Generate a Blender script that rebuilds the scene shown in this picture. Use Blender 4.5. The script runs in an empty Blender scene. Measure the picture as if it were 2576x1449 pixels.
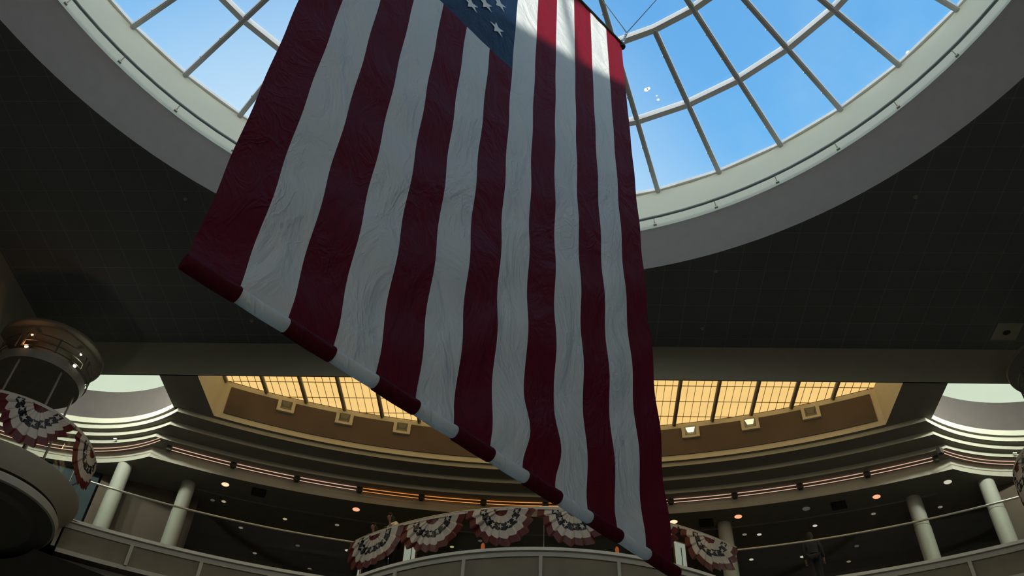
import bpy, math, random
from mathutils import Vector, Matrix
S = bpy.context.scene
COL = S.collection
PI = math.pi
def rad(a): return math.radians(a)

# ---------------------------------------------------------------- camera
W, H = 2576, 1449
F_PX = 2313.8
YAW, PITCH, ROLL = -0.0641, 0.8024, 0.0519
fw = Vector((math.sin(YAW)*math.cos(PITCH), math.cos(YAW)*math.cos(PITCH), math.sin(PITCH)))
rt = Vector((math.cos(YAW), -math.sin(YAW), 0)); up = rt.cross(fw)
r2 = rt*math.cos(ROLL) + up*math.sin(ROLL); u2 = -rt*math.sin(ROLL) + up*math.cos(ROLL)
cam_data = bpy.data.cameras.new('camera'); cam = bpy.data.objects.new('camera', cam_data); COL.objects.link(cam)
M = Matrix.Identity(4)
for i in range(3):
    M[i][0] = r2[i]; M[i][1] = u2[i]; M[i][2] = -fw[i]
cam.matrix_world = M
cam_data.sensor_width = 36; cam_data.sensor_fit = 'HORIZONTAL'
cam_data.lens = F_PX/W*36
cam_data.clip_start = 0.1; cam_data.clip_end = 500
S.camera = cam

# ---------------------------------------------------------------- sky, sun, exposure
S.view_settings.view_transform = 'Standard'; S.view_settings.look = 'None'
S.view_settings.exposure = 0.0; S.view_settings.gamma = 1.0
S.view_settings.use_curve_mapping = False
SUN_AZ, SUN_EL = rad(-16), rad(40)
sdir = Vector((math.sin(SUN_AZ)*math.cos(SUN_EL), math.cos(SUN_AZ)*math.cos(SUN_EL), math.sin(SUN_EL)))
world = bpy.data.worlds.new('sky'); S.world = world; world.use_nodes = True
nt = world.node_tree; nt.nodes.clear()
tc = nt.nodes.new('ShaderNodeTexCoord')
sxyz = nt.nodes.new('ShaderNodeSeparateXYZ'); nt.links.new(tc.outputs['Generated'], sxyz.inputs[0])
ramp = nt.nodes.new('ShaderNodeValToRGB'); cr = ramp.color_ramp      # by height: bright hazy horizon, blue overhead
cr.elements[0].position = 0.0; cr.elements[0].color = (1.0, 0.93, 0.80, 1)
cr.elements[1].position = 1.0; cr.elements[1].color = (0.13, 0.40, 0.80, 1)
for p_, c_ in ((0.45, (1.0, 0.95, 0.85, 1)), (0.66, (0.55, 0.80, 1.0, 1)), (0.80, (0.165, 0.49, 0.90, 1)), (0.90, (0.14, 0.42, 0.83, 1))):
    e = cr.elements.new(p_); e.color = c_
nt.links.new(sxyz.outputs[2], ramp.inputs[0])
hgt = nt.nodes.new('ShaderNodeMapRange'); hgt.inputs[1].default_value = 0.25; hgt.inputs[2].default_value = 0.74
hgt.inputs[3].default_value = 2.4; hgt.inputs[4].default_value = 1.0
nt.links.new(sxyz.outputs[2], hgt.inputs[0])
dot = nt.nodes.new('ShaderNodeVectorMath'); dot.operation = 'DOT_PRODUCT'; dot.inputs[1].default_value = sdir
nt.links.new(tc.outputs['Generated'], dot.inputs[0])
gl_ = nt.nodes.new('ShaderNodeMapRange'); gl_.inputs[1].default_value = 0.88; gl_.inputs[2].default_value = 1.0
gl_.inputs[3].default_value = 0; gl_.inputs[4].default_value = 0.9; gl_.interpolation_type = 'SMOOTHSTEP'
nt.links.new(dot.outputs['Value'], gl_.inputs[0])
noi = nt.nodes.new('ShaderNodeTexNoise'); noi.inputs['Scale'].default_value = 2.2; noi.inputs['Detail'].default_value = 6
noi.inputs['Roughness'].default_value = 0.6
nt.links.new(tc.outputs['Generated'], noi.inputs['Vector'])
nr = nt.nodes.new('ShaderNodeMapRange'); nr.inputs[1].default_value = 0.52; nr.inputs[2].default_value = 0.85
nr.inputs[3].default_value = 0; nr.inputs[4].default_value = 0.30
nt.links.new(noi.outputs[0], nr.inputs[0])
ad = nt.nodes.new('ShaderNodeMath'); ad.operation = 'MAXIMUM'
nt.links.new(nr.outputs[0], ad.inputs[0]); nt.links.new(gl_.outputs[0], ad.inputs[1])
mx = nt.nodes.new('ShaderNodeMixRGB'); mx.inputs[2].default_value = (0.75, 0.92, 1, 1)
nt.links.new(ad.outputs[0], mx.inputs[0]); nt.links.new(ramp.outputs[0], mx.inputs[1])
bg = nt.nodes.new('ShaderNodeBackground'); nt.links.new(hgt.outputs[0], bg.inputs[1])
nt.links.new(mx.outputs[0], bg.inputs[0])
wo = nt.nodes.new('ShaderNodeOutputWorld'); nt.links.new(bg.outputs[0], wo.inputs[0])
sl = bpy.data.lights.new('sun', 'SUN'); sl.energy = 8.0; sl.angle = rad(1.2); sl.color = (1, 0.93, 0.82)
sun = bpy.data.objects.new('sun', sl); COL.objects.link(sun)
sun.rotation_euler = sdir.to_track_quat('Z', 'Y').to_euler()

# ---------------------------------------------------------------- materials
def newmat(name):
    m = bpy.data.materials.new(name); m.use_nodes = True
    n = m.node_tree; n.nodes.clear()
    out = n.nodes.new('ShaderNodeOutputMaterial')
    return m, n, out
def paint(name, col, rough=0.7, spec=0.3, noise=0.06, scale=3.0, bump=0.0, metal=0.0, bscale=40, coat=0):
    """procedural painted surface: faint mottling plus optional bump"""
    m, n, out = newmat(name)
    b = n.nodes.new('ShaderNodeBsdfPrincipled')
    t = n.nodes.new('ShaderNodeTexCoord'); ns = n.nodes.new('ShaderNodeTexNoise')
    ns.inputs['Scale'].default_value = scale; ns.inputs['Detail'].default_value = 5
    n.links.new(t.outputs['Object'], ns.inputs['Vector'])
    r = n.nodes.new('ShaderNodeMapRange'); r.inputs[1].default_value = 0.3; r.inputs[2].default_value = 0.7
    r.inputs[3].default_value = 1-noise; r.inputs[4].default_value = 1+noise
    n.links.new(ns.outputs[0], r.inputs[0])
    mu = n.nodes.new('ShaderNodeVectorMath'); mu.operation = 'SCALE'; mu.inputs[0].default_value = col
    n.links.new(r.outputs[0], mu.inputs['Scale']); n.links.new(mu.outputs[0], b.inputs['Base Color'])
    b.inputs['Roughness'].default_value = rough; b.inputs['Specular IOR Level'].default_value = spec
    b.inputs['Metallic'].default_value = metal
    if coat: b.inputs['Coat Weight'].default_value = coat
    if bump:
        ns2 = n.nodes.new('ShaderNodeTexNoise'); ns2.inputs['Scale'].default_value = bscale
        n.links.new(t.outputs['Object'], ns2.inputs['Vector'])
        bp = n.nodes.new('ShaderNodeBump'); bp.inputs['Strength'].default_value = bump; bp.inputs['Distance'].default_value = 0.02
        n.links.new(ns2.outputs[0], bp.inputs['Height']); n.links.new(bp.outputs[0], b.inputs['Normal'])
    n.links.new(b.outputs[0], out.inputs[0]); return m
def glow(name, col, strength, noise=0.0):
    m, n, out = newmat(name)
    em = n.nodes.new('ShaderNodeEmission'); em.inputs[0].default_value = (*col, 1); em.inputs[1].default_value = strength
    if noise:
        t = n.nodes.new('ShaderNodeTexCoord'); ns = n.nodes.new('ShaderNodeTexNoise'); ns.inputs['Scale'].default_value = 1.5
        n.links.new(t.outputs['Object'], ns.inputs['Vector'])
        r = n.nodes.new('ShaderNodeMapRange'); r.inputs[1].default_value = .3; r.inputs[2].default_value = .7
        r.inputs[3].default_value = strength*(1-noise); r.inputs[4].default_value = strength*(1+noise)
        n.links.new(ns.outputs[0], r.inputs[0]); n.links.new(r.outputs[0], em.inputs[1])
    n.links.new(em.outputs[0], out.inputs[0]); return m
def cloth(name, col, trans=0.4, tcol=None, sheen=0.0, wr=0.5, rough=0.42, spec=0.3):
    """thin nylon: diffuse + translucent, crease bump, fine weave"""
    m, n, out = newmat(name)
    t = n.nodes.new('ShaderNodeTexCoord')
    mp = n.nodes.new('ShaderNodeMapping'); mp.inputs['Scale'].default_value = (1, 1, 0.55)
    n.links.new(t.outputs['Object'], mp.inputs[0])
    n1 = n.nodes.new('ShaderNodeTexNoise'); n1.inputs['Scale'].default_value = 1.7; n1.inputs['Detail'].default_value = 5
    n1.inputs['Roughness'].default_value = 0.55; n1.inputs['Distortion'].default_value = 1.0
    n.links.new(mp.outputs[0], n1.inputs['Vector'])
    n2 = n.nodes.new('ShaderNodeTexNoise'); n2.inputs['Scale'].default_value = 2.6; n2.inputs['Detail'].default_value = 3
    n2.inputs['Distortion'].default_value = 2.2; n.links.new(mp.outputs[0], n2.inputs['Vector'])
    sb = n.nodes.new('ShaderNodeMath'); sb.operation = 'SUBTRACT'; sb.inputs[1].default_value = 0.5; n.links.new(n2.outputs[0], sb.inputs[0])
    ab = n.nodes.new('ShaderNodeMath'); ab.operation = 'ABSOLUTE'; n.links.new(sb.outputs[0], ab.inputs[0])
    rg = n.nodes.new('ShaderNodeMapRange'); rg.inputs[1].default_value = 0; rg.inputs[2].default_value = 0.07
    rg.inputs[3].default_value = 0.07; rg.inputs[4].default_value = 0; n.links.new(ab.outputs[0], rg.inputs[0])
    n3 = n.nodes.new('ShaderNodeTexNoise'); n3.inputs['Scale'].default_value = 0.8; n3.inputs['Detail'].default_value = 2
    n.links.new(t.outputs['Object'], n3.inputs['Vector'])
    mk = n.nodes.new('ShaderNodeMapRange'); mk.inputs[1].default_value = 0.46; mk.inputs[2].default_value = 0.66
    mk.inputs[3].default_value = 0.05; mk.inputs[4].default_value = 1.0; n.links.new(n3.outputs[0], mk.inputs[0])
    mm = n.nodes.new('ShaderNodeMath'); mm.operation = 'MULTIPLY'; n.links.new(rg.outputs[0], mm.inputs[0]); n.links.new(mk.outputs[0], mm.inputs[1])
    am = n.nodes.new('ShaderNodeMath'); am.operation = 'ADD'; n.links.new(n1.outputs[0], am.inputs[0]); n.links.new(mm.outputs[0], am.inputs[1])
    bp = n.nodes.new('ShaderNodeBump'); bp.inputs['Strength'].default_value = wr; bp.inputs['Distance'].default_value = 0.20
    n.links.new(am.outputs[0], bp.inputs['Height'])
    p = n.nodes.new('ShaderNodeBsdfPrincipled'); p.inputs['Base Color'].default_value = (*col, 1)
    p.inputs['Roughness'].default_value = rough; p.inputs['Specular IOR Level'].default_value = spec
    p.inputs['Sheen Weight'].default_value = sheen
    tr = n.nodes.new('ShaderNodeBsdfTranslucent'); tr.inputs[0].default_value = (*(tcol or col), 1)
    n.links.new(bp.outputs[0], p.inputs['Normal']); n.links.new(bp.outputs[0], tr.inputs['Normal'])
    mix = n.nodes.new('ShaderNodeMixShader'); mix.inputs[0].default_value = trans
    n.links.new(p.outputs[0], mix.inputs[1]); n.links.new(tr.outputs[0], mix.inputs[2])
    n.links.new(mix.outputs[0], out.inputs[0]); return m
def glass(name, tint=(0.97, 0.99, 1.0), ref=0.05, rough=0.0):
    m, n, out = newmat(name)
    tr = n.nodes.new('ShaderNodeBsdfTransparent'); tr.inputs[0].default_value = (*tint, 1)
    gl = n.nodes.new('ShaderNodeBsdfGlossy'); gl.inputs['Roughness'].default_value = rough
    fr = n.nodes.new('ShaderNodeFresnel'); fr.inputs[0].default_value = 1.45
    ml = n.nodes.new('ShaderNodeMath'); ml.operation = 'MULTIPLY'; ml.inputs[1].default_value = ref*20
    n.links.new(fr.outputs[0], ml.inputs[0]); ml.use_clamp = True
    mix = n.nodes.new('ShaderNodeMixShader'); n.links.new(ml.outputs[0], mix.inputs[0])
    n.links.new(tr.outputs[0], mix.inputs[1]); n.links.new(gl.outputs[0], mix.inputs[2])
    n.links.new(mix.outputs[0], out.inputs[0]); return m
def tiles(name, base, line, sp, ox, oy, lw=0.008):
    m, n, out = newmat(name)
    b = n.nodes.new('ShaderNodeBsdfPrincipled'); b.inputs['Roughness'].default_value = 0.85
    b.inputs['Specular IOR Level'].default_value = 0.15
    g = n.nodes.new('ShaderNodeNewGeometry'); sx = n.nodes.new('ShaderNodeSeparateXYZ')
    n.links.new(g.outputs['Position'], sx.inputs[0])
    def near(sock, off):
        a = n.nodes.new('ShaderNodeMath'); a.operation = 'ADD'; a.inputs[1].default_value = -off + sp*0.5 + sp*100
        n.links.new(sock, a.inputs[0])
        mo = n.nodes.new('ShaderNodeMath'); mo.operation = 'MODULO'; mo.inputs[1].default_value = sp
        n.links.new(a.outputs[0], mo.inputs[0])
        s = n.nodes.new('ShaderNodeMath'); s.operation = 'SUBTRACT'; s.inputs[1].default_value = sp*0.5
        n.links.new(mo.outputs[0], s.inputs[0])
        ab = n.nodes.new('ShaderNodeMath'); ab.operation = 'ABSOLUTE'; n.links.new(s.outputs[0], ab.inputs[0])
        lt = n.nodes.new('ShaderNodeMath'); lt.operation = 'LESS_THAN'; lt.inputs[1].default_value = lw
        n.links.new(ab.outputs[0], lt.inputs[0]); return lt
    a = near(sx.outputs[0], ox); c = near(sx.outputs[1], oy)
    mxx = n.nodes.new('ShaderNodeMath'); mxx.operation = 'MAXIMUM'
    n.links.new(a.outputs[0], mxx.inputs[0]); n.links.new(c.outputs[0], mxx.inputs[1])
    ns = n.nodes.new('ShaderNodeTexNoise'); ns.inputs['Scale'].default_value = 0.6; ns.inputs['Detail'].default_value = 6
    n.links.new(g.outputs['Position'], ns.inputs['Vector'])
    r = n.nodes.new('ShaderNodeMapRange'); r.inputs[3].default_value = 0.85; r.inputs[4].default_value = 1.15
    n.links.new(ns.outputs[0], r.inputs[0])
    mix = n.nodes.new('ShaderNodeMixRGB'); mix.inputs[1].default_value = (*base, 1); mix.inputs[2].default_value = (*line, 1)
    n.links.new(mxx.outputs[0], mix.inputs[0])
    mu = n.nodes.new('ShaderNodeVectorMath'); mu.operation = 'SCALE'
    n.links.new(mix.outputs[0], mu.inputs[0]); n.links.new(r.outputs[0], mu.inputs['Scale'])
    n.links.new(mu.outputs[0], b.inputs['Base Color']); n.links.new(b.outputs[0], out.inputs[0]); return m

MAT = dict(
    tile=tiles('ceiling tile', (0.125, 0.132, 0.128), (0.20, 0.21, 0.20), 0.6575, -10.2, 12.731),
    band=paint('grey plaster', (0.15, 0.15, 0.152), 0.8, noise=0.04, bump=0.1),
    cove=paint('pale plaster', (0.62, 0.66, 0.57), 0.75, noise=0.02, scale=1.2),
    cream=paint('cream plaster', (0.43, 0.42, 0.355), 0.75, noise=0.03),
    beam=paint('beam plaster', (0.26, 0.25, 0.20), 0.8, noise=0.04, bump=0.1),
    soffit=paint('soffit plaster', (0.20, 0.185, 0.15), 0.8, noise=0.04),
    tan=paint('tan plaster', (0.56, 0.53, 0.44), 0.75, noise=0.04),
    mauve=paint('mauve wall cloth', (0.062, 0.052, 0.053), 0.9, noise=0.05, bump=0.2, bscale=120),
    brown=paint('brown acoustic cloth', (0.11, 0.086, 0.074), 0.95, noise=0.12, scale=0.8, bump=0.2, bscale=150),
    gallery=paint('gallery ceiling', (0.17, 0.16, 0.135), 0.8, noise=0.08),
    backwall=paint('gallery back wall', (0.11, 0.10, 0.07), 0.9, noise=0.15),
    backtan=paint('gallery side wall', (0.10, 0.078, 0.06), 0.85, noise=0.06),
    teal=paint('dark shop glass', (0.028, 0.042, 0.052), 0.6, spec=0.1, noise=0.1),
    column=paint('column paint', (0.38, 0.39, 0.345), 0.6, noise=0.03),
    collar=paint('column joint', (0.16, 0.15, 0.13), 0.6),
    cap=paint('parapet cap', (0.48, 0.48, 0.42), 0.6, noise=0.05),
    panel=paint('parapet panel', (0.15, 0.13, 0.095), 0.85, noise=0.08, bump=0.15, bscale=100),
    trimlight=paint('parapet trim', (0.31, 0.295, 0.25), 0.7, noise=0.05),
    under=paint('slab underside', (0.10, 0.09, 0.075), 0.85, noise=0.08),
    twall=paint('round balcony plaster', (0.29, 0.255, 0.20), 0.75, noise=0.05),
    dark=paint('dark bronze', (0.05, 0.045, 0.035), 0.5),
    groove=paint('shadow groove', (0.09, 0.07, 0.05), 0.8),
    steel=paint('brushed steel', (0.55, 0.55, 0.52), 0.28, metal=1.0, noise=0.04),
    rail=paint('handrail metal', (0.42, 0.40, 0.35), 0.35, metal=0.8),
    purlin=paint('sky-lit white aluminium', (0.92, 0.93, 0.93), 0.4, noise=0.02),  # whiter than the ribs: sky light on the near faces put into the colour
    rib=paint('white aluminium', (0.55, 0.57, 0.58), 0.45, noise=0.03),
    splash=cloth('white splash', (0.9, 0.9, 0.9), 0.9, wr=0.05),
    bolt=paint('bolt cap', (0.85, 0.86, 0.85), 0.4),
    pipe=paint('pipe paint', (0.22, 0.27, 0.27), 0.5),
    canopy=paint('canopy underside', (0.13, 0.115, 0.095), 0.35, noise=0.1),
    canrim=paint('canopy rim', (0.17, 0.16, 0.145), 0.5),
    drum=paint('drum plaster', (0.13, 0.115, 0.09), 0.5, noise=0.06),
    floor=paint('hall floor', (0.42, 0.39, 0.33), 0.35, noise=0.1, scale=0.5),
    hall=paint('hall wall', (0.45, 0.42, 0.35), 0.85, noise=0.06, scale=0.5),
    skyglass=glass('skylight glass', (0.97, 0.99, 1.0), 0.04),
    railglass=glass('rail glass', (0.90, 0.92, 0.88), 0.0025),
    layamber=glow('amber laylight', (1.0, 0.655, 0.235), 0.95, 0.03),
    laywhite=glow('white laylight', (0.67, 0.77, 0.60), 0.95, 0.02),
    nichegrey=paint('niche metal', (0.16, 0.16, 0.14), 0.5), nichelight=paint('niche lens', (0.30, 0.28, 0.22), 0.5),
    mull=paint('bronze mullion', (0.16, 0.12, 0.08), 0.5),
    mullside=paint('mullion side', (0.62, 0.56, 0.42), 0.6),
    gridline=paint('laylight grid', (0.28, 0.19, 0.05), 0.6),
    pinktube=glow('pink tube', (1.0, 0.62, 0.45), 0.75),
    orangetube=glow('orange tube', (1.0, 0.36, 0.08), 0.75),
    fred=cloth('flag red', (0.098, 0.011, 0.024), 0.42, tcol=(0.30, 0.014, 0.030), wr=0.55, rough=0.55, spec=0.10),
    fwhite=cloth('flag white', (0.83, 0.88, 0.89), 0.50, wr=0.6, spec=0.5),
    fblue=cloth('flag blue', (0.012, 0.030, 0.075), 0.35, spec=0.15),
    fstar=cloth('flag star', (0.85, 0.87, 0.88), 0.15, wr=0.1),
    bred=cloth('bunting red', (0.085, 0.008, 0.010), 0.25, wr=0.2),
    bwhite=cloth('bunting white', (0.47, 0.43, 0.39), 0.25, wr=0.2),
    bblue=cloth('bunting blue', (0.010, 0.012, 0.020), 0.2, wr=0.2),
    cable=paint('steel cable', (0.12, 0.13, 0.14), 0.5),
    leaf=paint('plant leaf', (0.03, 0.05, 0.02), 0.6),
    pot=paint('plant pot', (0.10, 0.06, 0.04), 0.6),
    skin=paint('skin', (0.20, 0.11, 0.072), 0.6, noise=0.03),
    hair=paint('dark hair', (0.012, 0.010, 0.008), 0.7),
    yellowtop=paint('cream top', (0.62, 0.50, 0.33), 0.85),
    darkcloth=paint('dark clothing', (0.012, 0.012, 0.013), 0.9),
    greycloth=paint('grey clothing', (0.12, 0.12, 0.115), 0.9),
    whitething=paint('white board', (0.74, 0.78, 0.70), 0.6, noise=0.02),
    wood=paint('brown wood', (0.18, 0.07, 0.035), 0.5),
    orange=glow('orange lantern', (1.0, 0.25, 0.08), 0.28),
    backlit=glow('backlit board', (0.62, 0.66, 0.54), 0.45),
    vent=paint('vent black', (0.012, 0.012, 0.012), 0.7),
)
def lampmat(nm, col, s): return glow(nm, col, s)
DL = dict(orange=lampmat('lit warm lamp', (1.0, 0.42, 0.22), 1.1), hot=lampmat('hot lamp', (1.0, 0.55, 0.34), 1.5),
          white=lampmat('lit white lamp', (0.75, 0.72, 0.58), 0.75), yellow=lampmat('lit yellow lamp', (0.75, 0.6, 0.3), 0.5),
          dim=lampmat('dim lamp', (0.42, 0.38, 0.28), 0.42), grey=lampmat('faint lamp', (0.25, 0.24, 0.22), 0.25))

# ---------------------------------------------------------------- mesh helpers
class MB:
    def __init__(s): s.v = []; s.f = []; s.m = []
    def add(s, v, f, mi=0):
        o = len(s.v); s.v += [tuple(p) for p in v]; s.f += [tuple(o+i for i in q) for q in f]; s.m += [mi]*len(f); return s
    def box(s, c, sz, rz=0, mi=0, axes=None):
        c = Vector(c); hx, hy, hz_ = [a/2 for a in sz]
        if axes is None: axes = (Vector((math.cos(rz), math.sin(rz), 0)), Vector((-math.sin(rz), math.cos(rz), 0)), Vector((0, 0, 1)))
        X, Y, Z = axes
        v = [c + X*(hx*i) + Y*(hy*j) + Z*(hz_*k) for k in (-1, 1) for j in (-1, 1) for i in (-1, 1)]
        return s.add(v, [(0, 2, 3, 1), (4, 5, 7, 6), (0, 1, 5, 4), (2, 6, 7, 3), (0, 4, 6, 2), (1, 3, 7, 5)], mi)
    def beam(s, a, b, w, h, mi=0, upv=Vector((0, 0, 1))):
        a, b = Vector(a), Vector(b); X = (b-a); L = X.length; X.normalize()
        Y = upv.cross(X); Y.normalize(); Z = X.cross(Y)
        return s.box((a+b)/2, (L, w, h), mi=mi, axes=(X, Y, Z))
    def tube(s, path, r, n=10, closed=False, mi=0, caps=True):
        P = [Vector(p) for p in path]; N = len(P); R = r if isinstance(r, (list, tuple)) else [r]*N
        v = []; pn = None
        for i in range(N):
            a = P[(i-1) % N] if (closed or i > 0) else P[i]; b = P[(i+1) % N] if (closed or i < N-1) else P[i]
            t = (b-a).normalized()
            if pn is None:
                ref = Vector((0, 0, 1)) if abs(t.z) < .9 else Vector((1, 0, 0)); pn = t.cross(ref).normalized()
            pn = (pn - t*pn.dot(t)).normalized(); bn = t.cross(pn)
            for k in range(n):
                an = 2*PI*k/n; v.append(P[i] + (pn*math.cos(an)+bn*math.sin(an))*R[i])
        f = []
        for i in range(N if closed else N-1):
            j = (i+1) % N
            for k in range(n):
                l = (k+1) % n; f.append((i*n+k, i*n+l, j*n+l, j*n+k))
        if caps and not closed: f.append(tuple(range(n))[::-1]); f.append(tuple((N-1)*n+k for k in range(n)))
        return s.add(v, f, mi)
    def strip(s, A, B, mi=0, closed=False):
        n = len(A); v = [*A, *B]; f = [(i, i+1, n+i+1, n+i) for i in range(n-1)]
        if closed: f.append((n-1, 0, n, 2*n-1))
        return s.add(v, f, mi)
    def lathe(s, c, prof, n=64, mi=None, a0=0, a1=2*PI):
        full = abs(a1-a0-2*PI) < 1e-6; k = n if full else n+1
        v = []
        for (r, z) in prof:
            for i in range(k):
                a = a0+(a1-a0)*i/n; v.append((c[0]+r*math.sin(a), c[1]+r*math.cos(a), z))
        for j in range(len(prof)-1):
            f = []
            for i in range(n):
                i2 = (i+1) % k; f.append((j*k+i, j*k+i2, (j+1)*k+i2, (j+1)*k+i))
            if j == 0: s.add(v, f, (mi[j] if mi else 0)); base = len(s.v)-len(v)
            else: s.f += [tuple(base+q for q in t) for t in f]; s.m += [(mi[j] if mi else 0)]*len(f)
        return s
    def disc(s, c, r, z, n=48, mi=0):
        return s.add([(c[0]+r*math.sin(2*PI*i/n), c[1]+r*math.cos(2*PI*i/n), z) for i in range(n)], [tuple(range(n))], mi)
def link(name, mb, mats, parent=None, smooth=False, kind=None, label=None):
    me = bpy.data.meshes.new(name)
    off = Vector((0, 0, 0)); q = parent
    while q is not None: off += q.location; q = q.parent
    vs = [tuple(Vector(p)-off) for p in mb.v]
    own = Vector((0, 0, 0))
    if parent is None or True:      # origin at the piece's own base
        xs = [p[0] for p in vs]; ys = [p[1] for p in vs]; zs = [p[2] for p in vs]
        own = Vector(((min(xs)+max(xs))/2, (min(ys)+max(ys))/2, min(zs)))
        vs = [tuple(Vector(p)-own) for p in vs]
    me.from_pydata(vs, [], mb.f)
    if not isinstance(mats, (list, tuple)): mats = [mats]
    for m in mats: me.materials.append(MAT[m] if isinstance(m, str) else m)
    me.polygons.foreach_set('material_index', mb.m)
    if smooth: me.polygons.foreach_set('use_smooth', [True]*len(me.polygons))
    me.update()
    if smooth:
        try: me.set_sharp_from_angle(angle=rad(35))
        except Exception: pass
    o = bpy.data.objects.new(name, me); COL.objects.link(o); o.location = own
    if parent is not None: o.parent = parent
    if kind: o['kind'] = kind
    if label: o['label'] = label
    return o
def struct(name, mb, mats, smooth=False, parent=None):
    return link(name, mb, mats, parent, smooth, kind='structure' if parent is None else None)
def thing(name, label, cat, loc=(0, 0, 0), group=None, kind=None):
    o = bpy.data.objects.new(name, None); COL.objects.link(o); o.location = loc; o.empty_display_size = 0.2
    o['label'] = label; o['category'] = cat
    if group: o['group'] = group
    if kind: o['kind'] = kind
    return o
def tag(o, label, cat, group=None):
    o['label'] = label; o['category'] = cat
    if group: o['group'] = group
    return o
def dup(root, loc, label):
    r = root.copy(); COL.objects.link(r); r.location = loc; r['label'] = label
    for ch in list(root.children):
        c = ch.copy(); COL.objects.link(c); c.parent = r
        for g in ch.children:
            d = g.copy(); COL.objects.link(d); d.parent = c
    return r
def pol(c, r, a, z=None):
    p = (c[0]+r*math.sin(a), c[1]+r*math.cos(a))
    return p if z is None else (p[0], p[1], z)

# ================================================================ SETTING
HALL = (-0.2, 4.49)
X0, X1, Y0, Y1 = -14.87, 14.47, -10.7, 19.68
ZC, Z2, ZL, ZU = 18.0, 16.772, 18.14, 15.975
# main ceiling slab with the round opening
CO, RO = (-0.513, 4.489), 12.5
n = 144
mb = MB()
ring = [pol(CO, RO, 2*PI*i/n, ZC) for i in range(n)]
def tosq(a):
    dx, dy = math.sin(a), math.cos(a); t = 1e9
    if dx > 1e-9: t = min(t, (X1-CO[0])/dx)
    if dx < -1e-9: t = min(t, (X0-CO[0])/dx)
    if dy > 1e-9: t = min(t, (Y1-CO[1])/dy)
    if dy < -1e-9: t = min(t, (Y0-CO[1])/dy)
    return (CO[0]+dx*t, CO[1]+dy*t, ZC)
angs = sorted([2*PI*i/n for i in range(n)] + [math.atan2(x-CO[0], y-CO[1]) % (2*PI) for x in (X0, X1) for y in (Y0, Y1)])
A = [pol(CO, RO, a, ZC) for a in angs]; B = [tosq(a) for a in angs]
mb.strip(A, B, closed=True)
struct('ceiling', mb, 'tile')
# roof deck above (keeps the plenum dark)
mb = MB(); A = [pol(CO, 12.9, a, 18.75) for a in angs]
B = []
for a in angs:
    dx, dy = math.sin(a), math.cos(a); t = min((40/abs(dx)) if abs(dx) > 1e-6 else 1e9, (40/abs(dy)) if abs(dy) > 1e-6 else 1e9)
    B.append((CO[0]+dx*t, CO[1]+dy*t, 18.75))
mb.strip(A, B, closed=True)
mb.strip([(p[0], p[1], 18.75) for p in A], [pol(CO, 12.9, a, 19.4) for a in angs], closed=True)
struct('ceiling', mb, 'gallery')
# grey band of the skylight well, lip, pale wall
CG, RG, ZG = (-0.6246, 5.3046), 11.592, 19.39
CW, RW = (-0.572, 5.208), 11.682
ZS = 21.03
N = 144
def cring(c, r, z, nn=N): return [pol(c, r, 2*PI*i/nn, z) for i in range(nn)]
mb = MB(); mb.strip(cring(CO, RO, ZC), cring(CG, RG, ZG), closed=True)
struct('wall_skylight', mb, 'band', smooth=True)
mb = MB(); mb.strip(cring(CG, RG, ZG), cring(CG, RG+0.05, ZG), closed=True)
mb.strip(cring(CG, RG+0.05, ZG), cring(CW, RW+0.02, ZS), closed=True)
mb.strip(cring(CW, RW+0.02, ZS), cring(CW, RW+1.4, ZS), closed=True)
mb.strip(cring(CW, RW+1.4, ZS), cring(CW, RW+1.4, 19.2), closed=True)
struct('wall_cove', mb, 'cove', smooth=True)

# ---- skylight (window_1)
vis = [-59.6, -51.3, -42.9, -34.4, -25.7, -17.0, -8.4, 0.3, 9.0, 17.69, 26.4, 35.2, 43.9, 52.5, 61.3]
rest = 27; span = 360-(vis[-1]-vis[0]); rib_a = vis + [vis[-1]+span*(i+1)/(rest+1) for i in range(rest)]
ZR = [ZS+0.03, ZS+0.10, ZS+0.17, ZS+0.25, ZS+0.33]; RR = [11.66, 9.26, 6.88, 4.4, 2.0]
win = bpy.data.objects.new('window_1', None); COL.objects.link(win); win.location = (CW[0], CW[1], ZS); win['kind'] = 'structure'
mb = MB()
for j in range(len(RR)-1):
    for i in range(42):
        a, b = rad(rib_a[i]), rad(rib_a[(i+1) % 42])
        mb.add([pol(CW, RR[j]+(0.5 if j == 0 else 0), a, ZR[j]+0.03), pol(CW, RR[j]+(0.5 if j == 0 else 0), b, ZR[j]+0.03), pol(CW, RR[j+1], b, ZR[j+1]+0.03), pol(CW, RR[j+1], a, ZR[j+1]+0.03)], [(0, 1, 2, 3)])
mb.add([pol(CW, RR[-1], rad(a), ZR[-1]+0.03) for a in rib_a], [tuple(range(42))])
link('glass_panes', mb, 'skyglass', win)
for i, a in enumerate(rib_a):
    major = (i % 2 == 1)
    re_ = 2.0 if major else RR[2]
    ze = ZR[4] if major else ZR[2]
    m_ = MB(); p0 = Vector(pol(CW, 11.75, rad(a), ZR[0]-0.07)); p1 = Vector(pol(CW, re_, rad(a), ze-0.07))
    m_.beam(p0, p1, 0.13, 0.15)
    m_.beam(p0-Vector((0, 0, .085)), p1-Vector((0, 0, .085)), 0.075, 0.03)
    rb = link('rib', m_, 'rib', win)
    m_ = MB(); L = (p1-p0).length; k = 1
    dv = (p1-p0)/L; side = Vector((dv.y, -dv.x, 0))
    while k*0.82 < L:
        c = p0+dv*(k*0.82)+side*0.07+Vector((0, 0, -.03)); m_.box(c, (0.035, 0.05, 0.05)); k += 1
    link('bolt_caps', m_, 'bolt', rb, kind='stuff')
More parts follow.
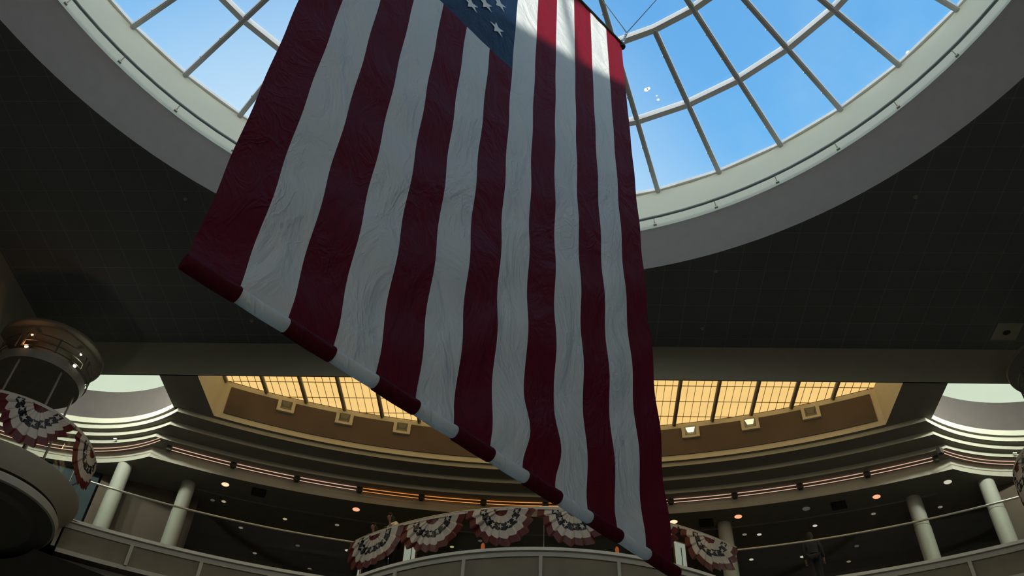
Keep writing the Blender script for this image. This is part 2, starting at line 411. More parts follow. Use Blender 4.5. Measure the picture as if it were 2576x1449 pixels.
for j in (1, 2, 3, 4):
    m_ = MB(); st = 1 if j <= 2 else 2
    lst = rib_a if j <= 2 else rib_a[1::2]
    for i in range(len(lst)):
        a, b = rad(lst[i]), rad(lst[(i+1) % len(lst)])
        m_.beam(pol(CW, RR[j], a, ZR[j]-0.05), pol(CW, RR[j], b, ZR[j]-0.05), 0.15, 0.20)
    link('ring_purlin', m_, 'purlin', win)
m_ = MB()
for i in range(42):
    a, b = rad(rib_a[i]), rad(rib_a[(i+1) % 42])
    m_.beam(pol(CW, RW+0.03, a, ZS+0.0), pol(CW, RW+0.03, b, ZS+0.0), 0.10, 0.10)
link('base_frame', m_, 'bolt', win)

m_ = MB()
for (x, y, r_) in ((2.411, 13.079, .055), (2.47, 13.04, .045), (2.70, 13.26, .02), (2.75, 13.38, .035), (8.87, 12.03, .05)):
    m_.disc((x, y), r_, ZS+0.045, 9)
link('droppings', m_, 'splash', win, kind='stuff', label='small white splashes on the glass')
# ---- stepped mouldings: plan curves made of side arc / bay / far arc / bay / side arc
def isect(c0, r0, c1, r1, near):
    dx, dy = c1[0]-c0[0], c1[1]-c0[1]; d = math.hypot(dx, dy)
    a = (r0*r0-r1*r1+d*d)/(2*d); h = math.sqrt(max(0, r0*r0-a*a)); mxp = c0[0]+a*dx/d, c0[1]+a*dy/d
    c = [(mxp[0]+h*dy/d, mxp[1]-h*dx/d), (mxp[0]-h*dy/d, mxp[1]+h*dx/d)]
    return min(c, key=lambda p: math.hypot(p[0]-near[0], p[1]-near[1]))
def arc(c, r, p, q, k, ccw=True):
    """points on circle from p to q; counter-clockwise seen from above if ccw"""
    a = math.atan2(p[1]-c[1], p[0]-c[0]); b = math.atan2(q[1]-c[1], q[0]-c[0])
    if ccw:
        while b < a: b += 2*PI
    else:
        while b > a: b -= 2*PI
    return [(c[0]+r*math.cos(a+(b-a)*i/k), c[1]+r*math.sin(a+(b-a)*i/k)) for i in range(k+1)]
def plan(cy, R, L, Rr, km=72, kb=40):
    """closed run: right side -> right bay -> far arc -> left bay -> left side; travels counter-clockwise"""
    cm = (-0.2, cy); off = HALL[1]-cy
    cl = (HALL[0]+off, HALL[1]); crr = (HALL[0]-off, HALL[1])
    pR = isect(cm, R, L_(Rr), Rr[2], (11.2, 21.6)); pL = isect(cm, R, L_(L), L[2], (-11.5, 21.6))
    sR = isect(crr, R, L_(Rr), Rr[2], (17.0, 15.6)); sL = isect(cl, R, L_(L), L[2], (-17.5, 15.6))
    yb = -9.5
    eR = (crr[0]+math.sqrt(R*R-(yb-crr[1])**2), yb); eL = (cl[0]-math.sqrt(R*R-(yb-cl[1])**2), yb)
    pts = arc(crr, R, eR, sR, 30) + arc(L_(Rr), Rr[2], sR, pR, kb)[1:] + arc(cm, R, pR, pL, km)[1:] + arc(L_(L), L[2], pL, sL, kb)[1:] + arc(cl, R, sL, eL, 30)[1:]
    return pts
def L_(t): return (t[0], t[1])
LV = dict(
    F1=plan(1.095, 22.829, (-13.67, 17.73, 4.324), (13.25, 17.88, 4.224)),
    F2=plan(0.992, 23.447, (-13.69, 17.44, 4.78), (13.42, 17.36, 4.942)),
    F3=plan(0.087, 24.849, (-13.75, 17.5, 4.90), (13.304, 17.623, 4.853)),
    F4=plan(0.017, 25.469, (-13.936, 18.147, 4.753), (13.31, 18.40, 4.52)))
def at(pts, z): return [(p[0], p[1], z) for p in pts]
Z = [Z2, 16.63, 16.485, 16.34]
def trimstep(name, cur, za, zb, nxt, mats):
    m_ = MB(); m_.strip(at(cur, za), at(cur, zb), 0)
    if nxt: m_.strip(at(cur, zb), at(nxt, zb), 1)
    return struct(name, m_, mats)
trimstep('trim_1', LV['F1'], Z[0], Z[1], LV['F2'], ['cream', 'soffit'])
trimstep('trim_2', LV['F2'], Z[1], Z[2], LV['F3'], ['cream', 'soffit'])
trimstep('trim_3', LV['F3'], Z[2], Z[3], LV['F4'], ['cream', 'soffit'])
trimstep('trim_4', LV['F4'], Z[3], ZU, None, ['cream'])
# well trims: far laylight well and the two round-cornered white wells
TM = ((-0.2, 1.288), 22.546)
TL = ((-13.617, 17.974), 4.0); TR = ((13.267, 17.75), 4.27)
wxl, wxr = -10.09, 9.635          # side walls of the centre well
bxl, bxr = -11.2, 10.845          # inner edges of the white wells
def on_main(x): return (x, TM[0][1]+math.sqrt(TM[1]**2-(x-TM[0][0])**2))
def on_bay(t, x): return (x, t[0][1]+math.sqrt(t[1]**2-(x-t[0][0])**2))
cA, cB = on_main(wxl), on_main(wxr)
far = arc(TM[0], TM[1], cB, cA, 60)                    # right to left
# soffit z2: between the well edges and F1 (far side) built as a grid of strips
F1 = LV['F1']
def segment(pts, x0, x1, ymin=19.0):
    return [p for p in pts if x0 <= p[0] <= x1 and p[1] > ymin]
m_ = MB()
f1c = (-0.2, 1.095); f1r = 22.829
def f1y(x): return f1c[1]+math.sqrt(f1r**2-(x-f1c[0])**2)
xs = [wxl+(wxr-wxl)*i/60 for i in range(61)]
m_.strip([(x, on_main(x)[1], Z2) for x in xs], [(x, f1y(x)+0.0, Z2) for x in xs])
# piers between wells (from beam line out to F1)
def f1bay(c, r, x): return c[1]+math.sqrt(max(0, r*r-(x-c[0])**2))
def pier(xa, xb, bay, k=16):
    X = [xa+(xb-xa)*i/k for i in range(k+1)]
    tops = [(x, min(f1y(x), 99) if abs(x) < abs(cus[0]) else f1bay(bay[0], bay[1], x), Z2) for x in X]
    m_.strip([(x, Y1, Z2) for x in X], tops)
cus = isect(f1c, f1r, (-13.67, 17.73), 4.324, (-11, 21.1)); pier(bxl, wxl, ((-13.67, 17.73), 4.324))
cus = isect(f1c, f1r, (13.25, 17.88), 4.224, (10.7, 21.2)); pier(wxr, bxr, ((13.25, 17.88), 4.224))
# bay soffit rings between the white well edge and F1 bay
for (t, b) in ((TL, ((-13.67, 17.73), 4.324)), (TR, ((13.25, 17.88), 4.224))):
    sg = -1 if t[0][0] < 0 else 1
    a_in = math.atan2((bxl if sg < 0 else bxr)-t[0][0], on_bay(t, bxl if sg < 0 else bxr)[1]-t[0][1])
    a_out = sg*rad(128)
    P = []; Q = []
    for i in range(49):
        a = a_in+(a_out-a_in)*i/48
        P.append(pol(t[0], t[1], a, Z2)); Q.append(pol(b[0], b[1], a, Z2))
    m_.strip(P, Q)
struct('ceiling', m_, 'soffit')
# beams around the hall opening (vertical faces under the ceiling edge)
m_ = MB(); cornr = 1.48
m_.strip([(X0, Y1, ZC), (X1, Y1, ZC)], [(X0, Y1, Z2), (X1, Y1, Z2)])
m_.strip([(X0, Y1+0.04, 19), (X1, Y1+0.04, 19)], [(X0, Y1+0.04, Z2), (X1, Y1+0.04, Z2)])
m_.strip([(X0, Y1, Z2), (X1, Y1, Z2)], [(X0, Y1+0.04, Z2), (X1, Y1+0.04, Z2)])
struct('wall_far', m_, 'beam')
for sx, x in ((-1, X0), (1, X1)):
    m_ = MB(); ya, yb = Y0, Y1
    m_.strip([(x, ya, ZC), (x, yb, ZC)], [(x, ya, Z2), (x, yb, Z2)])
    m_.strip([(x+sx*.04, ya, 19), (x+sx*.04, yb, 19)], [(x+sx*.04, ya, Z2), (x+sx*.04, yb, Z2)])
    m_.strip([(x, ya, Z2), (x, yb, Z2)], [(x+sx*.04, ya, Z2), (x+sx*.04, yb, Z2)])
    m_.strip([(x, 12.5, Z2), (x, yb, Z2)], [(x, 12.5, 15.3), (x, yb, 15.3)]); m_.strip([(x, 12.5, 15.3), (x, yb, 15.3)], [(x+sx*.3, 12.5, 15.3), (x+sx*.3, yb, 15.3)])
    m_.strip([(x+sx*.3, 12.5, 15.3), (x+sx*.3, yb, 15.3)], [(x+sx*.3, 12.5, Z2), (x+sx*.3, yb, Z2)])
    struct('wall_left' if sx < 0 else 'wall_right', m_, 'beam')
    # side soffit from beam out to the side arc
    m_ = MB(); cc = (HALL[0]-sx*(HALL[1]-1.095), HALL[1]); YS = [-9.5+(14.6+9.5)*i/40 for i in range(41)]
    m_.strip([(x, y, Z2) for y in YS], [(cc[0]+sx*math.sqrt(22.829**2-(y-cc[1])**2), y, Z2) for y in YS])
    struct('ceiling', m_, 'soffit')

# ---- centre well with amber laylight
m_ = MB()
m_.strip([(p[0], p[1], Z2) for p in far], [(p[0], p[1], ZL) for p in far])
m_.strip([(wxl, Y1+.04, Z2), (cA[0], cA[1], Z2)], [(wxl, Y1+.04, ZL), (cA[0], cA[1], ZL)])
m_.strip([(wxr, Y1+.04, Z2), (cB[0], cB[1], Z2)], [(wxr, Y1+.04, ZL), (cB[0], cB[1], ZL)])
struct('wall_well', m_, 'tan')
# brown acoustic band with notches for the six+ lights
def farp(a, dr=0.0, z=0): return pol(TM[0], TM[1]-dr, rad(a), z)
BOX = []
m_ = MB()
zb0, zb1 = 16.955, 17.95; zn = 17.515
boxes = [-21.0+4.657*i for i in range(10)]
def in_box(a): return any(abs(a-b) < 0.72 for b in boxes)
edges = sorted([-25.44, 25.42] + [b-0.72 for b in boxes] + [b+0.72 for b in boxes])
for i in range(len(edges)-1):
    a, b = edges[i], edges[i+1]; mid = (a+b)/2; zt = zn if in_box(mid) else zb1
    k = max(2, int((b-a)/0.5)); 
    for (d, q) in ((0.03, None),):
        m_.strip([farp(a+(b-a)*j/k, d, zb0) for j in range(k+1)], [farp(a+(b-a)*j/k, d, zt) for j in range(k+1)])
    m_.strip([farp(a+(b-a)*j/k, 0.03, zt) for j in range(k+1)], [farp(a+(b-a)*j/k, 0.0, zt) for j in range(k+1)])
    m_.strip([farp(a+(b-a)*j/k, 0.03, zb0) for j in range(k+1)], [farp(a+(b-a)*j/k, 0.0, zb0) for j in range(k+1)])
struct('trim_5', m_, 'brown')
# laylight
lay = bpy.data.objects.new('window_2', None); COL.objects.link(lay); lay.location = (-.2, 21, ZL); lay['kind'] = 'structure'
m_ = MB(); XS = [wxl+(wxr-wxl)*i/60 for i in range(61)]
m_.strip([(x, Y1+.04, ZL+.02) for x in XS], [(x, on_main(x)[1], ZL+.02) for x in XS])
link('diffuser_panels', m_, 'layamber', lay)
m_ = MB(); g = 0.012
x = -0.2-1.163*0.5-1.163*8
mulls = []
for k in range(18):
    xm = -0.2+1.163*(k-8.5)
    if wxl < xm < wxr: mulls.append(xm)
    for q in range(1, 5):
        xx = xm+q*1.163/5
        if wxl < xx < wxr: m_.box((xx, (Y1+.04+on_main(xx)[1])/2, ZL+.005), (g, on_main(xx)[1]-Y1-.04, 0.02))
for k in range(6):
    y = 20.10+0.74*k
    if y > on_main(0)[1]: continue
    h_ = math.sqrt(TM[1]**2-(y-TM[0][1])**2)
    xa, xb = max(wxl, -0.2-h_), min(wxr, -0.2+h_); m_.box(((xa+xb)/2, y, ZL+.005), (xb-xa, g, 0.02))
link('panel_grid', m_, 'gridline', lay)
for xm in mulls:
    m_ = MB(); y1 = on_main(xm)[1]; m_.box((xm, (Y1+.04+y1)/2, ZL-.04), (0.055, y1-Y1-.04, 0.10), mi=0)
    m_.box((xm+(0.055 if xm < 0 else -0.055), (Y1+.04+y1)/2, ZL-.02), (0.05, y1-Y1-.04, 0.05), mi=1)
    link('mullion', m_, ['mull', 'mullside'], lay)
# niche lights in the brown band
bi = 0
for b, lit in zip(boxes, (0, 0, 0, 0, 0, 1, 1, 1, 1, 0)):
    a = rad(b); nrm = Vector((-math.sin(a), -math.cos(a), 0)); tx = Vector((math.cos(a), -math.sin(a), 0)); up_ = Vector((0, 0, 1))
    c = Vector(farp(b, 0.0, 17.76)); 
    side = 'left' if b < 0 else 'right'
    order = ['1', '2']
    lab = ['unlit square niche light nearest the left end of the brown band', 'unlit square niche light on the brown band, second from its left end',
           'unlit square niche light on the brown band, just left of the flag roller', 'square niche light on the brown band behind the left part of the flag',
           'square niche light on the brown band behind the third white stripe from the left', 'square niche light on the brown band behind the middle of the flag',
           'square niche light on the brown band behind the right part of the flag', 'brightest glowing niche light, first to the right of the flag on the brown band',
           'softly glowing niche light, second to the right of the flag', 'unlit square niche light nearest the right end of the brown band'][bi]
    lit = bi in (7, 8)
    t = thing('niche_light', lab, 'wall light', tuple(c), 'square niche lights along the brown band')
    m_ = MB()
    def P(u, v, w): return c+tx*u+up_*v+nrm*w
    o_, i_ = 0.27, 0.17
    # frame ring
    fo = [P(-o_, -.24, .10), P(o_, -.24, .10), P(o_, .24, .10), P(-o_, .24, .10)]; fi = [P(-i_, -.16, .10), P(i_, -.16, .10), P(i_, .16, .10), P(-i_, .16, .10)]
    m_.strip(fi, fo, closed=True); m_.strip(fo, [p-nrm*.10 for p in fo], closed=True)
    link('frame', m_, 'tan', t)
    top_ = [P(-.15, .14, .095), P(.15, .14, .095), P(.09, .01, .012), P(-.09, .01, .012)]
    low_ = [P(-.09, .0, .012), P(.09, .0, .012), P(.15, -.14, .095), P(-.15, -.14, .095)]
    m_ = MB(); m_.add(low_, [(3, 2, 1, 0)]); m_.add([fi[0], fi[1], low_[2], low_[3]], [(0, 1, 2, 3)]); m_.add([fi[3], fi[2], top_[1], top_[0]], [(0, 1, 2, 3)])
    m_.add([fi[0], fi[3], top_[0], top_[3], low_[0], low_[3]], [(0, 5, 4, 3, 2, 1)]); m_.add([fi[1], fi[2], top_[1], top_[2], low_[1], low_[2]], [(0, 1, 2, 3, 4, 5)])
    link('recess', m_, 'nichegrey', t)
    m_ = MB(); m_.add(top_, [(3, 2, 1, 0)])
    link('lamp', m_, (lampmat('niche lamp %d' % bi, (1.0, 0.85, 0.5), (1.8 if bi == 7 else 1.2)) if lit else 'nichelight'), t)
    bi += 1

for i in range(7):  # unseen warm lamps added to brighten the amber well and its mouldings
    x = -8.2+2.67*i
    t = thing('added_fill_lamp', 'added unseen fill lamp behind the beam edge inside the amber skylight well', 'wall light', (x, 19.86, 17.2), 'added fill lamps of the amber well')
    m_ = MB(); m_.box((x, 19.86, 17.28), (.22, .10, .04)); link('housing', m_, 'tan', t)
    l = bpy.data.lights.new('added_fill_bulb', 'POINT'); l.energy = 16; l.color = (1, .78, .42); l.shadow_soft_size = .10
    lo = bpy.data.objects.new('added_fill_bulb', l); COL.objects.link(lo); lo.parent = t; lo.location = (0, 0, -.14)
# ---- white corner wells
for nm, t, sg, bx in (('window_3', TL, -1, bxl), ('window_4', TR, 1, bxr)):
    a_in = math.atan2(bx-t[0][0], on_bay(t, bx)[1]-t[0][1]); a_out = sg*rad(128)
    A_ = [a_in+(a_out-a_in)*i/48 for i in range(49)]
    def wr(z0, z1, d=0.0): return [pol(t[0], t[1]-d, a, z0) for a in A_], [pol(t[0], t[1]-d, a, z1) for a in A_]
    m_ = MB(); m_.strip(*wr(Z2, 16.955), mi=1); m_.strip(*wr(16.955, 18.6), mi=0)
    yb = on_bay(t, bx)[1]
    m_.strip([(bx, Y1+.04, Z2), (bx, yb, Z2)], [(bx, Y1+.04, 18.6), (bx, yb, 18.6)], mi=1)
    struct('wall_bay', m_, ['mauve', 'cream'], smooth=False)
    # laylight: the full round, above the tower
    m_ = MB(); m_.disc(t[0], t[1]+0.05, 17.985, 64)
    w = bpy.data.objects.new(nm, None); COL.objects.link(w); w.location = (t[0][0], t[0][1], 17.985); w['kind'] = 'structure'
    # cut to the outside of the hall beams
    P = []
    for i in range(65):
        a = a_in+(a_out-a_in)*i/64; P.append(pol(t[0], t[1]+.02, a, 17.985))
    corner = ((X0-.04, Y1+.04, 17.985) if sg < 0 else (X1+.04, Y1+.04, 17.985))
    last = P[-1]; P2 = [(bx, Y1+.04, 17.985)] + P + [(corner[0], last[1], 17.985), corner]
    cen = (t[0][0]+sg*1.5, t[0][1]+2.6, 17.985)
    m_ = MB(); m_.add(P2 + [cen], [(i, (i+1) % len(P2), len(P2)) for i in range(len(P2))])
    link('diffuser', m_, 'laywhite', w)

# unseen lamps added behind the beams to brighten bay walls and fascias
for sg, P in ((-1, ((-11.7, 19.86), (-12.5, 19.86), (-13.4, 19.86), (-15.05, 18.6), (-15.05, 17.2))), (1, ((11.3, 19.86), (12.1, 19.86), (13.0, 19.86), (14.65, 18.6), (14.65, 17.2)))):
    for i, (x, y) in enumerate(P):
        side = 'left' if sg < 0 else 'right'
        t = thing('added_fill_lamp', 'added unseen fill lamp behind the beam edge inside the %s white skylight bay' % side, 'wall light', (x, y, 17.2), 'added fill lamps of the %s bay' % side)
        m_ = MB(); m_.box((x, y, 17.28), (.22, .10, .04) if y > 19 else (.10, .22, .04)); link('housing', m_, 'cream', t)
        l = bpy.data.lights.new('added_fill_bulb', 'POINT'); l.energy = 150; l.color = (.93, 1.0, .84); l.shadow_soft_size = .10
        lo = bpy.data.objects.new('added_fill_bulb', l); COL.objects.link(lo); lo.parent = t; lo.location = (0, 0, -.14)
# ---- gallery ceiling, back wall, floor slab
def outward(pts, d, z):
    o = []
    for p in pts:
        v = Vector((p[0]-HALL[0], p[1]-HALL[1])); v.normalize(); o.append((p[0]+v.x*d, p[1]+v.y*d, z))
    return o
m_ = MB(); F4 = LV['F4']
m_.strip(at(F4, ZU), outward(F4, 4.7, ZU)); struct('ceiling', m_, 'gallery')
m_ = MB(); m_.strip(outward(F4, 4.7, ZU), outward(F4, 4.7, 11.3))
struct('wall_back', m_, 'backwall')
# shallow drop in the gallery ceiling
m_ = MB(); q = [p for p in F4 if p[1] > 20 and abs(p[0]) < 11.2]
m_.strip(outward(q, 1.05, ZU-.002), outward(q, 1.05, ZU-.05)); m_.strip(outward(q, 1.05, ZU-.05), outward(q, 1.12, ZU-.05))
m_.strip(outward(q, 1.12, ZU-.05), outward(q, 1.12, ZU-.002))
struct('trim_6', m_, 'gallery')

# slab edge curve: side arc -> tower -> far arc (with the bulge) -> tower -> side arc
TWL, TWR = (-13.95, 18.8), (13.55, 18.8); RT = 2.2
CNL, CNR = (-13.76, 18.52), (13.36, 18.52)
SM = (-0.2, 1.09); SR = 22.83; BC = (-0.2, 30.03); BR = 8.64
pBL = isect(SM, SR, BC, BR, (-5.7, 23.2)); pBR = isect(SM, SR, BC, BR, (5.3, 23.2))
pTL = isect(SM, SR, TWL, RT, (-12.3, 20.4)); pTR = isect(SM, SR, TWR, RT, (11.9, 20.4))
def run(kind):
    if kind == 'left': return arc(SM, SR, pBL, pTL, 40)
    if kind == 'right': return arc(SM, SR, pTR, pBR, 40)
    return arc(BC, BR, pBL, pBR, 48)          # bulge, left to right through the near side
def off_c(pts, c, d):
    """move points d metres toward the hall (away from c if bulge)"""
    o = []
    for p in pts:
        v = Vector((p[0]-c[0], p[1]-c[1])); v.normalize(); o.append((p[0]+v.x*d, p[1]+v.y*d))
    return o
def parapet(name, pts, c, sgn, mull_pts, tag_trim):
    """sgn: +1 when moving away from c goes toward the hall"""
    P0 = pts; In = off_c(pts, c, -sgn*0.30); Out = off_c(pts, c, sgn*0.05); Rec = off_c(pts, c, -sgn*0.03); T1 = off_c(pts, c, 0); T2 = off_c(pts, c, -sgn*0.28)
    m_ = MB()
    m_.strip(at(In, 12.487), at(Out, 12.487), 0); m_.strip(at(Out, 12.487), at(Out, 12.40), 0)
    m_.strip(at(Out, 12.40), at(P0, 12.385), 1); m_.strip(at(P0, 12.385), at(P0, 12.25), 1)
    m_.strip(at(P0, 12.25), at(Rec, 12.25), 1); m_.strip(at(Rec, 12.25), at(Rec, 11.675), 2)
    m_.strip(at(Rec, 11.675), at(T1, 11.675), 1); m_.strip(at(T1, 11.675), at(T1, 11.56), 3)
    m_.strip(at(T1, 11.56), at(T2, 11.56), 4); m_.strip(at(T2, 11.56), at(T2, 11.38), 3)
    m_.strip(at(In, 12.487), at(In, 12.44), 1)
    for (mp, ang) in mull_pts:
        m_.box((mp[0], mp[1], 11.96), (0.09, 0.07, 0.575), rz=ang, mi=1)
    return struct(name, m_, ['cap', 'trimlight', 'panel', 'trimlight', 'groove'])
ml = [(pol(SM, SR, rad(-28.05+4.55*i)), rad(28.05-4.55*i)) for i in range(-1, 4)]
mr = [(pol(SM, SR, rad(27.9-4.55*i)), -rad(27.9-4.55*i)) for i in range(-1, 4)]
mc = [((BC[0]+BR*math.sin(rad(a)), BC[1]-BR*math.cos(rad(a))), rad(a)) for a in (-27.2, -13.85, -0.5, 12.9, 26.3)]
parapet('wall_parapet_left', run('left'), SM, -1, ml, 0)
parapet('wall_parapet_right', run('right'), SM, -1, mr, 0)
parapet('wall_parapet_centre', run('bulge'), BC, 1, mc, 0)
# side parapets (left and right arms, beyond the towers)
for sx, tw in ((-1, TWL), (1, TWR)):
    cc = (HALL[0]-sx*(HALL[1]-1.09), HALL[1]); pt = isect(cc, SR, tw, RT, (tw[0]+sx*1.5, tw[1]-1.6))
    e = (cc[0]+sx*math.sqrt(SR**2-(-9.5-cc[1])**2), -9.5)
    pts = arc(cc, SR, pt, e, 40) if sx < 0 else arc(cc, SR, e, pt, 40)
    parapet('wall_parapet_side', pts, cc, -1, [], 0)
# underside and floor of the gallery slab
q = run('right')[::1] + [p for p in run('bulge')[::-1]][1:] + run('left')[1:]
m_ = MB(); q2 = off_c(q, HALL, 0.28)
m_.strip(at(q2, 11.38), outward(q, 9.5, 11.38)); m_.strip(at(q, 12.445), outward(q, 9.5, 12.445))
for sx, tw in ((-1, TWL), (1, TWR)):
    # around and behind the towers
    k = 48; a0, a1 = rad(47)*(1 if sx < 0 else -1), rad(-128)*(1 if sx < 0 else -1)
    P = [pol(tw, 1.7, a0+(a1-a0)*i/k) for i in range(k+1)]
    Q = [pol(tw, 13, a0+(a1-a0)*i/k) for i in range(k+1)]
    m_.strip(at(P, 11.375), at(Q, 11.375)); m_.strip(at(P, 12.44), at(Q, 12.44))
struct('floor', m_, 'under')
# hall floor and distant enclosing walls of the building
m_ = MB(); m_.add([(-34, -30, -1.6), (34, -30, -1.6), (34, 36, -1.6), (-34, 36, -1.6)], [(0, 1, 2, 3)]); struct('floor', m_, 'floor')
m_ = MB(); m_.add([(-34, -11.5, -1.6), (34, -11.5, -1.6), (34, -11.5, 18.8), (-34, -11.5, 18.8)], [(0, 1, 2, 3)]); struct('wall_near', m_, 'hall')
for nm, a, b in (('wall_outer_left', (-34, 36), (-34, -12)), ('wall_outer_right', (34, -12), (34, 36)), ('wall_outer_far', (-34, 35.9), (34, 35.9))):
    m_ = MB(); m_.add([(a[0], a[1], -1.6), (b[0], b[1], -1.6), (b[0], b[1], 18.8), (a[0], a[1], 18.8)], [(0, 1, 2, 3)]); struct(nm, m_, 'hall')
# shopfront walls behind the columns
def vwall(name, a, b, z0, z1, mat, th=0.12):
    a, b = Vector((*a, 0)), Vector((*b, 0)); d = (b-a); L = d.length; ang = math.atan2(d.y, d.x)
    m_ = MB(); m_.box(((a.x+b.x)/2, (a.y+b.y)/2, (z0+z1)/2), (L, th, z1-z0), rz=ang); return struct(name, m_, mat)
vwall('wall_shop_left', (-13.85, 23.55), (-11.15, 24.75), 12.44, ZU, 'backtan')
vwall('wall_shop_right', (12.95, 23.65), (13.75, 23.1), 12.44, ZU, 'backtan')
vwall('window_5', (-16.2, 22.6), (-13.9, 23.5), 12.44, ZU, 'teal')
vwall('window_6', (13.85, 23.05), (16.2, 21.9), 12.44, ZU, 'teal')

exec_parts = []
# ================================================================ THINGS
# ---- the flag
FA = rad(47.5); FN = Vector((-math.sin(FA), math.cos(FA), 0)); FD = Vector((math.cos(FA), math.sin(FA), 0)); FC = 4.8
U0, U1, FZ0, FZ1 = 1.42, 7.035, 4.72, 15.12
SW = (U1-U0)/13
def fpt(u, z, w=0.0): return FN*(FC+w)+FD*u+Vector((0, 0, z))
random.seed(4)
def fold(u, z):
    """cloth relief off the plane of the flag"""
    t = (z-FZ0)/(FZ1-FZ0); s = (u-U0)/(U1-U0)
    w = 0.004*math.sin(u*9.5+2.2*math.sin(z*0.35))*(0.35+0.65*t)*math.sin(PI*min(1, t*1.2+0.1))
    w += 0.022*math.sin(z*5.2-u*3.1+1.3*math.sin(u*2.3))*(1-t)**1.5
    w += 0.005*math.sin(u*21+z*0.8)*t*t
    w += 0.05*math.sin(PI*s)*math.sin(PI*t)
    g = math.exp(-((s-0.66)/0.05)**2)*math.exp(-((z-5.6)/1.2)**2)
    w += 0.02*g*math.sin(z*3.4)
    return w*min(1, (z-FZ0)/0.25)
def seam(u, z):
    """sideways wander of the stripe seams"""
    d = 0.003*math.sin(z*1.9+u*2.0)*math.exp(-((z-7)/4)**2)
    k = math.exp(-((u-(U0+8*SW))/(0.45*SW))**2)+math.exp(-((u-(U0+9*SW))/(0.45*SW))**2)
    d += 0.040*k*math.sin((z-4.95)*6.5)*math.exp(-((z-5.2)/0.55)**2)
    return d
flag = thing('hanging_flag', 'huge red, white and blue striped flag hanging vertically under the round skylight', 'flag', tuple(fpt((U0+U1)/2, FZ0)))
CAN_Z, CAN_U = 11.08, U0+7*SW
nu, nz = 13*8, 170
def flagmesh(filt, mi_of):
    m_ = MB(); V = {}; 
    vs = []; fs = []; ms = []
    for j in range(nz+1):
        z = FZ0+(FZ1-FZ0)*j/nz
        for i in range(nu+1):
            u = U0+(U1-U0)*i/nu; edge = math.sin(PI*i/nu)
            vs.append(fpt(u+seam(u, z)*min(1, edge*4), z, fold(u, z)))
    for j in range(nz):
        zc = FZ0+(FZ1-FZ0)*(j+.5)/nz
        for i in range(nu):
            uc = U0+(U1-U0)*(i+.5)/nu
            if filt(uc, zc):
                a = j*(nu+1)+i; fs.append((a, a+1, a+nu+2, a+nu+1)); ms.append(mi_of(uc))
    used = sorted({i for f in fs for i in f}); mp = {o: k for k, o in enumerate(used)}
    m_.v = [tuple(vs[i]) for i in used]; m_.f = [tuple(mp[i] for i in f) for f in fs]; m_.m = ms
    return m_
iscan = lambda u, z: u < CAN_U and z > CAN_Z
stripe = flagmesh(lambda u, z: not iscan(u, z), lambda u: int((u-U0)/SW) % 2)
link('striped_field', stripe, ['fred', 'fwhite'], flag, smooth=True)
can = link('blue_canton', flagmesh(iscan, lambda u: 0), 'fblue', flag, smooth=True)
m_ = MB()
for k in range(11):
    for j in range(9):
        if (k+j) % 2: continue
        cu, cz = 4.09-0.25*k, 11.71+0.365*j
        rot = rad(-15 + 6*math.sin(k*3.1+j))
        pts = []
        for q in range(10):
            rr = 0.150 if q % 2 == 0 else 0.060; a = rot+PI*q/5
            u, z = cu+rr*math.sin(a), cz+rr*math.cos(a); pts.append(fpt(u, z, fold(u, z)-0.012))
        pts.append(fpt(cu, cz, fold(cu, cz)-0.014))
        m_.add(pts, [(q, (q+1) % 10, 10) for q in range(10)])
link('stars', m_, 'fstar', can)
# bottom sleeve around the weighting roller: one continuous hem in stripe colours
for k in range(13):
    m_ = MB(); ua, ub = U0+k*SW, U0+(k+1)*SW
    if k == 0: ua -= 0.02
    if k == 12: ub += 0.03
    d = 0.0; R_ = 0.068 if k % 2 == 0 else 0.060
    path = [fpt(ua, FZ0-.045, -.015), fpt(ua+.012, FZ0-.045, -.015), fpt((ua+ub)/2, FZ0-.05, -.015), fpt(ub-.012, FZ0-.045, -.015), fpt(ub, FZ0-.045, -.015)]
    m_.tube(path, [R_*.93, R_, R_*1.0, R_, R_*.93], 20)
    link('hem_sleeve', m_, 'fred' if k % 2 == 0 else 'fwhite', flag, smooth=True)
m_ = MB(); m_.tube([fpt(U0-.03, FZ1+.01), fpt(U1+.02, FZ1+.01)], 0.035, 12); link('top_pole', m_, 'dark', flag, smooth=True)
for uu in (U0-.03, U1+.02):
    m_ = MB(); c = fpt(uu, FZ1-.06); m_.lathe((c.x, c.y), [(0.001, c.z-.06), (.05, c.z-.035), (.06, c.z), (.05, c.z+.035), (0.001, c.z+.06)], 14)
    link('end_knob', m_, 'vent', flag, smooth=True)
for sgn_, uu in ((1, U1+.02), (-1, U0-.03)):
    top = fpt(uu+sgn_*0.19, FZ1+0.70); base = fpt(uu, FZ1+.02)
    m_ = MB()
    for q in range(12):
        a = base+(top-base)*(q/12); b = base+(top-base)*((q+1)/12); m = (a+b)/2
        pts = [m+Vector((0.022*math.cos(t_)*(1 if q % 2 else 0), 0.022*math.cos(t_)*(0 if q % 2 else 1), 0.035*math.sin(t_))) for t_ in [2*PI*i/10 for i in range(10)]]
        m_.tube(pts, 0.006, 5, closed=True)
    link('chain', m_, 'steel', flag, smooth=True)
    m_ = MB(); apex = top
    for tgt in (((3.39, 9.42, ZR[2]-.03), (0.71, 9.98, ZR[2]-.03)) if sgn_ > 0 else ((-3.6, 2.2, ZR[3]-.12), (-2.6, 4.9, ZR[4]-.12))):
        m_.tube([apex, tgt], 0.009, 6)
    link('cable', m_, 'cable', flag)

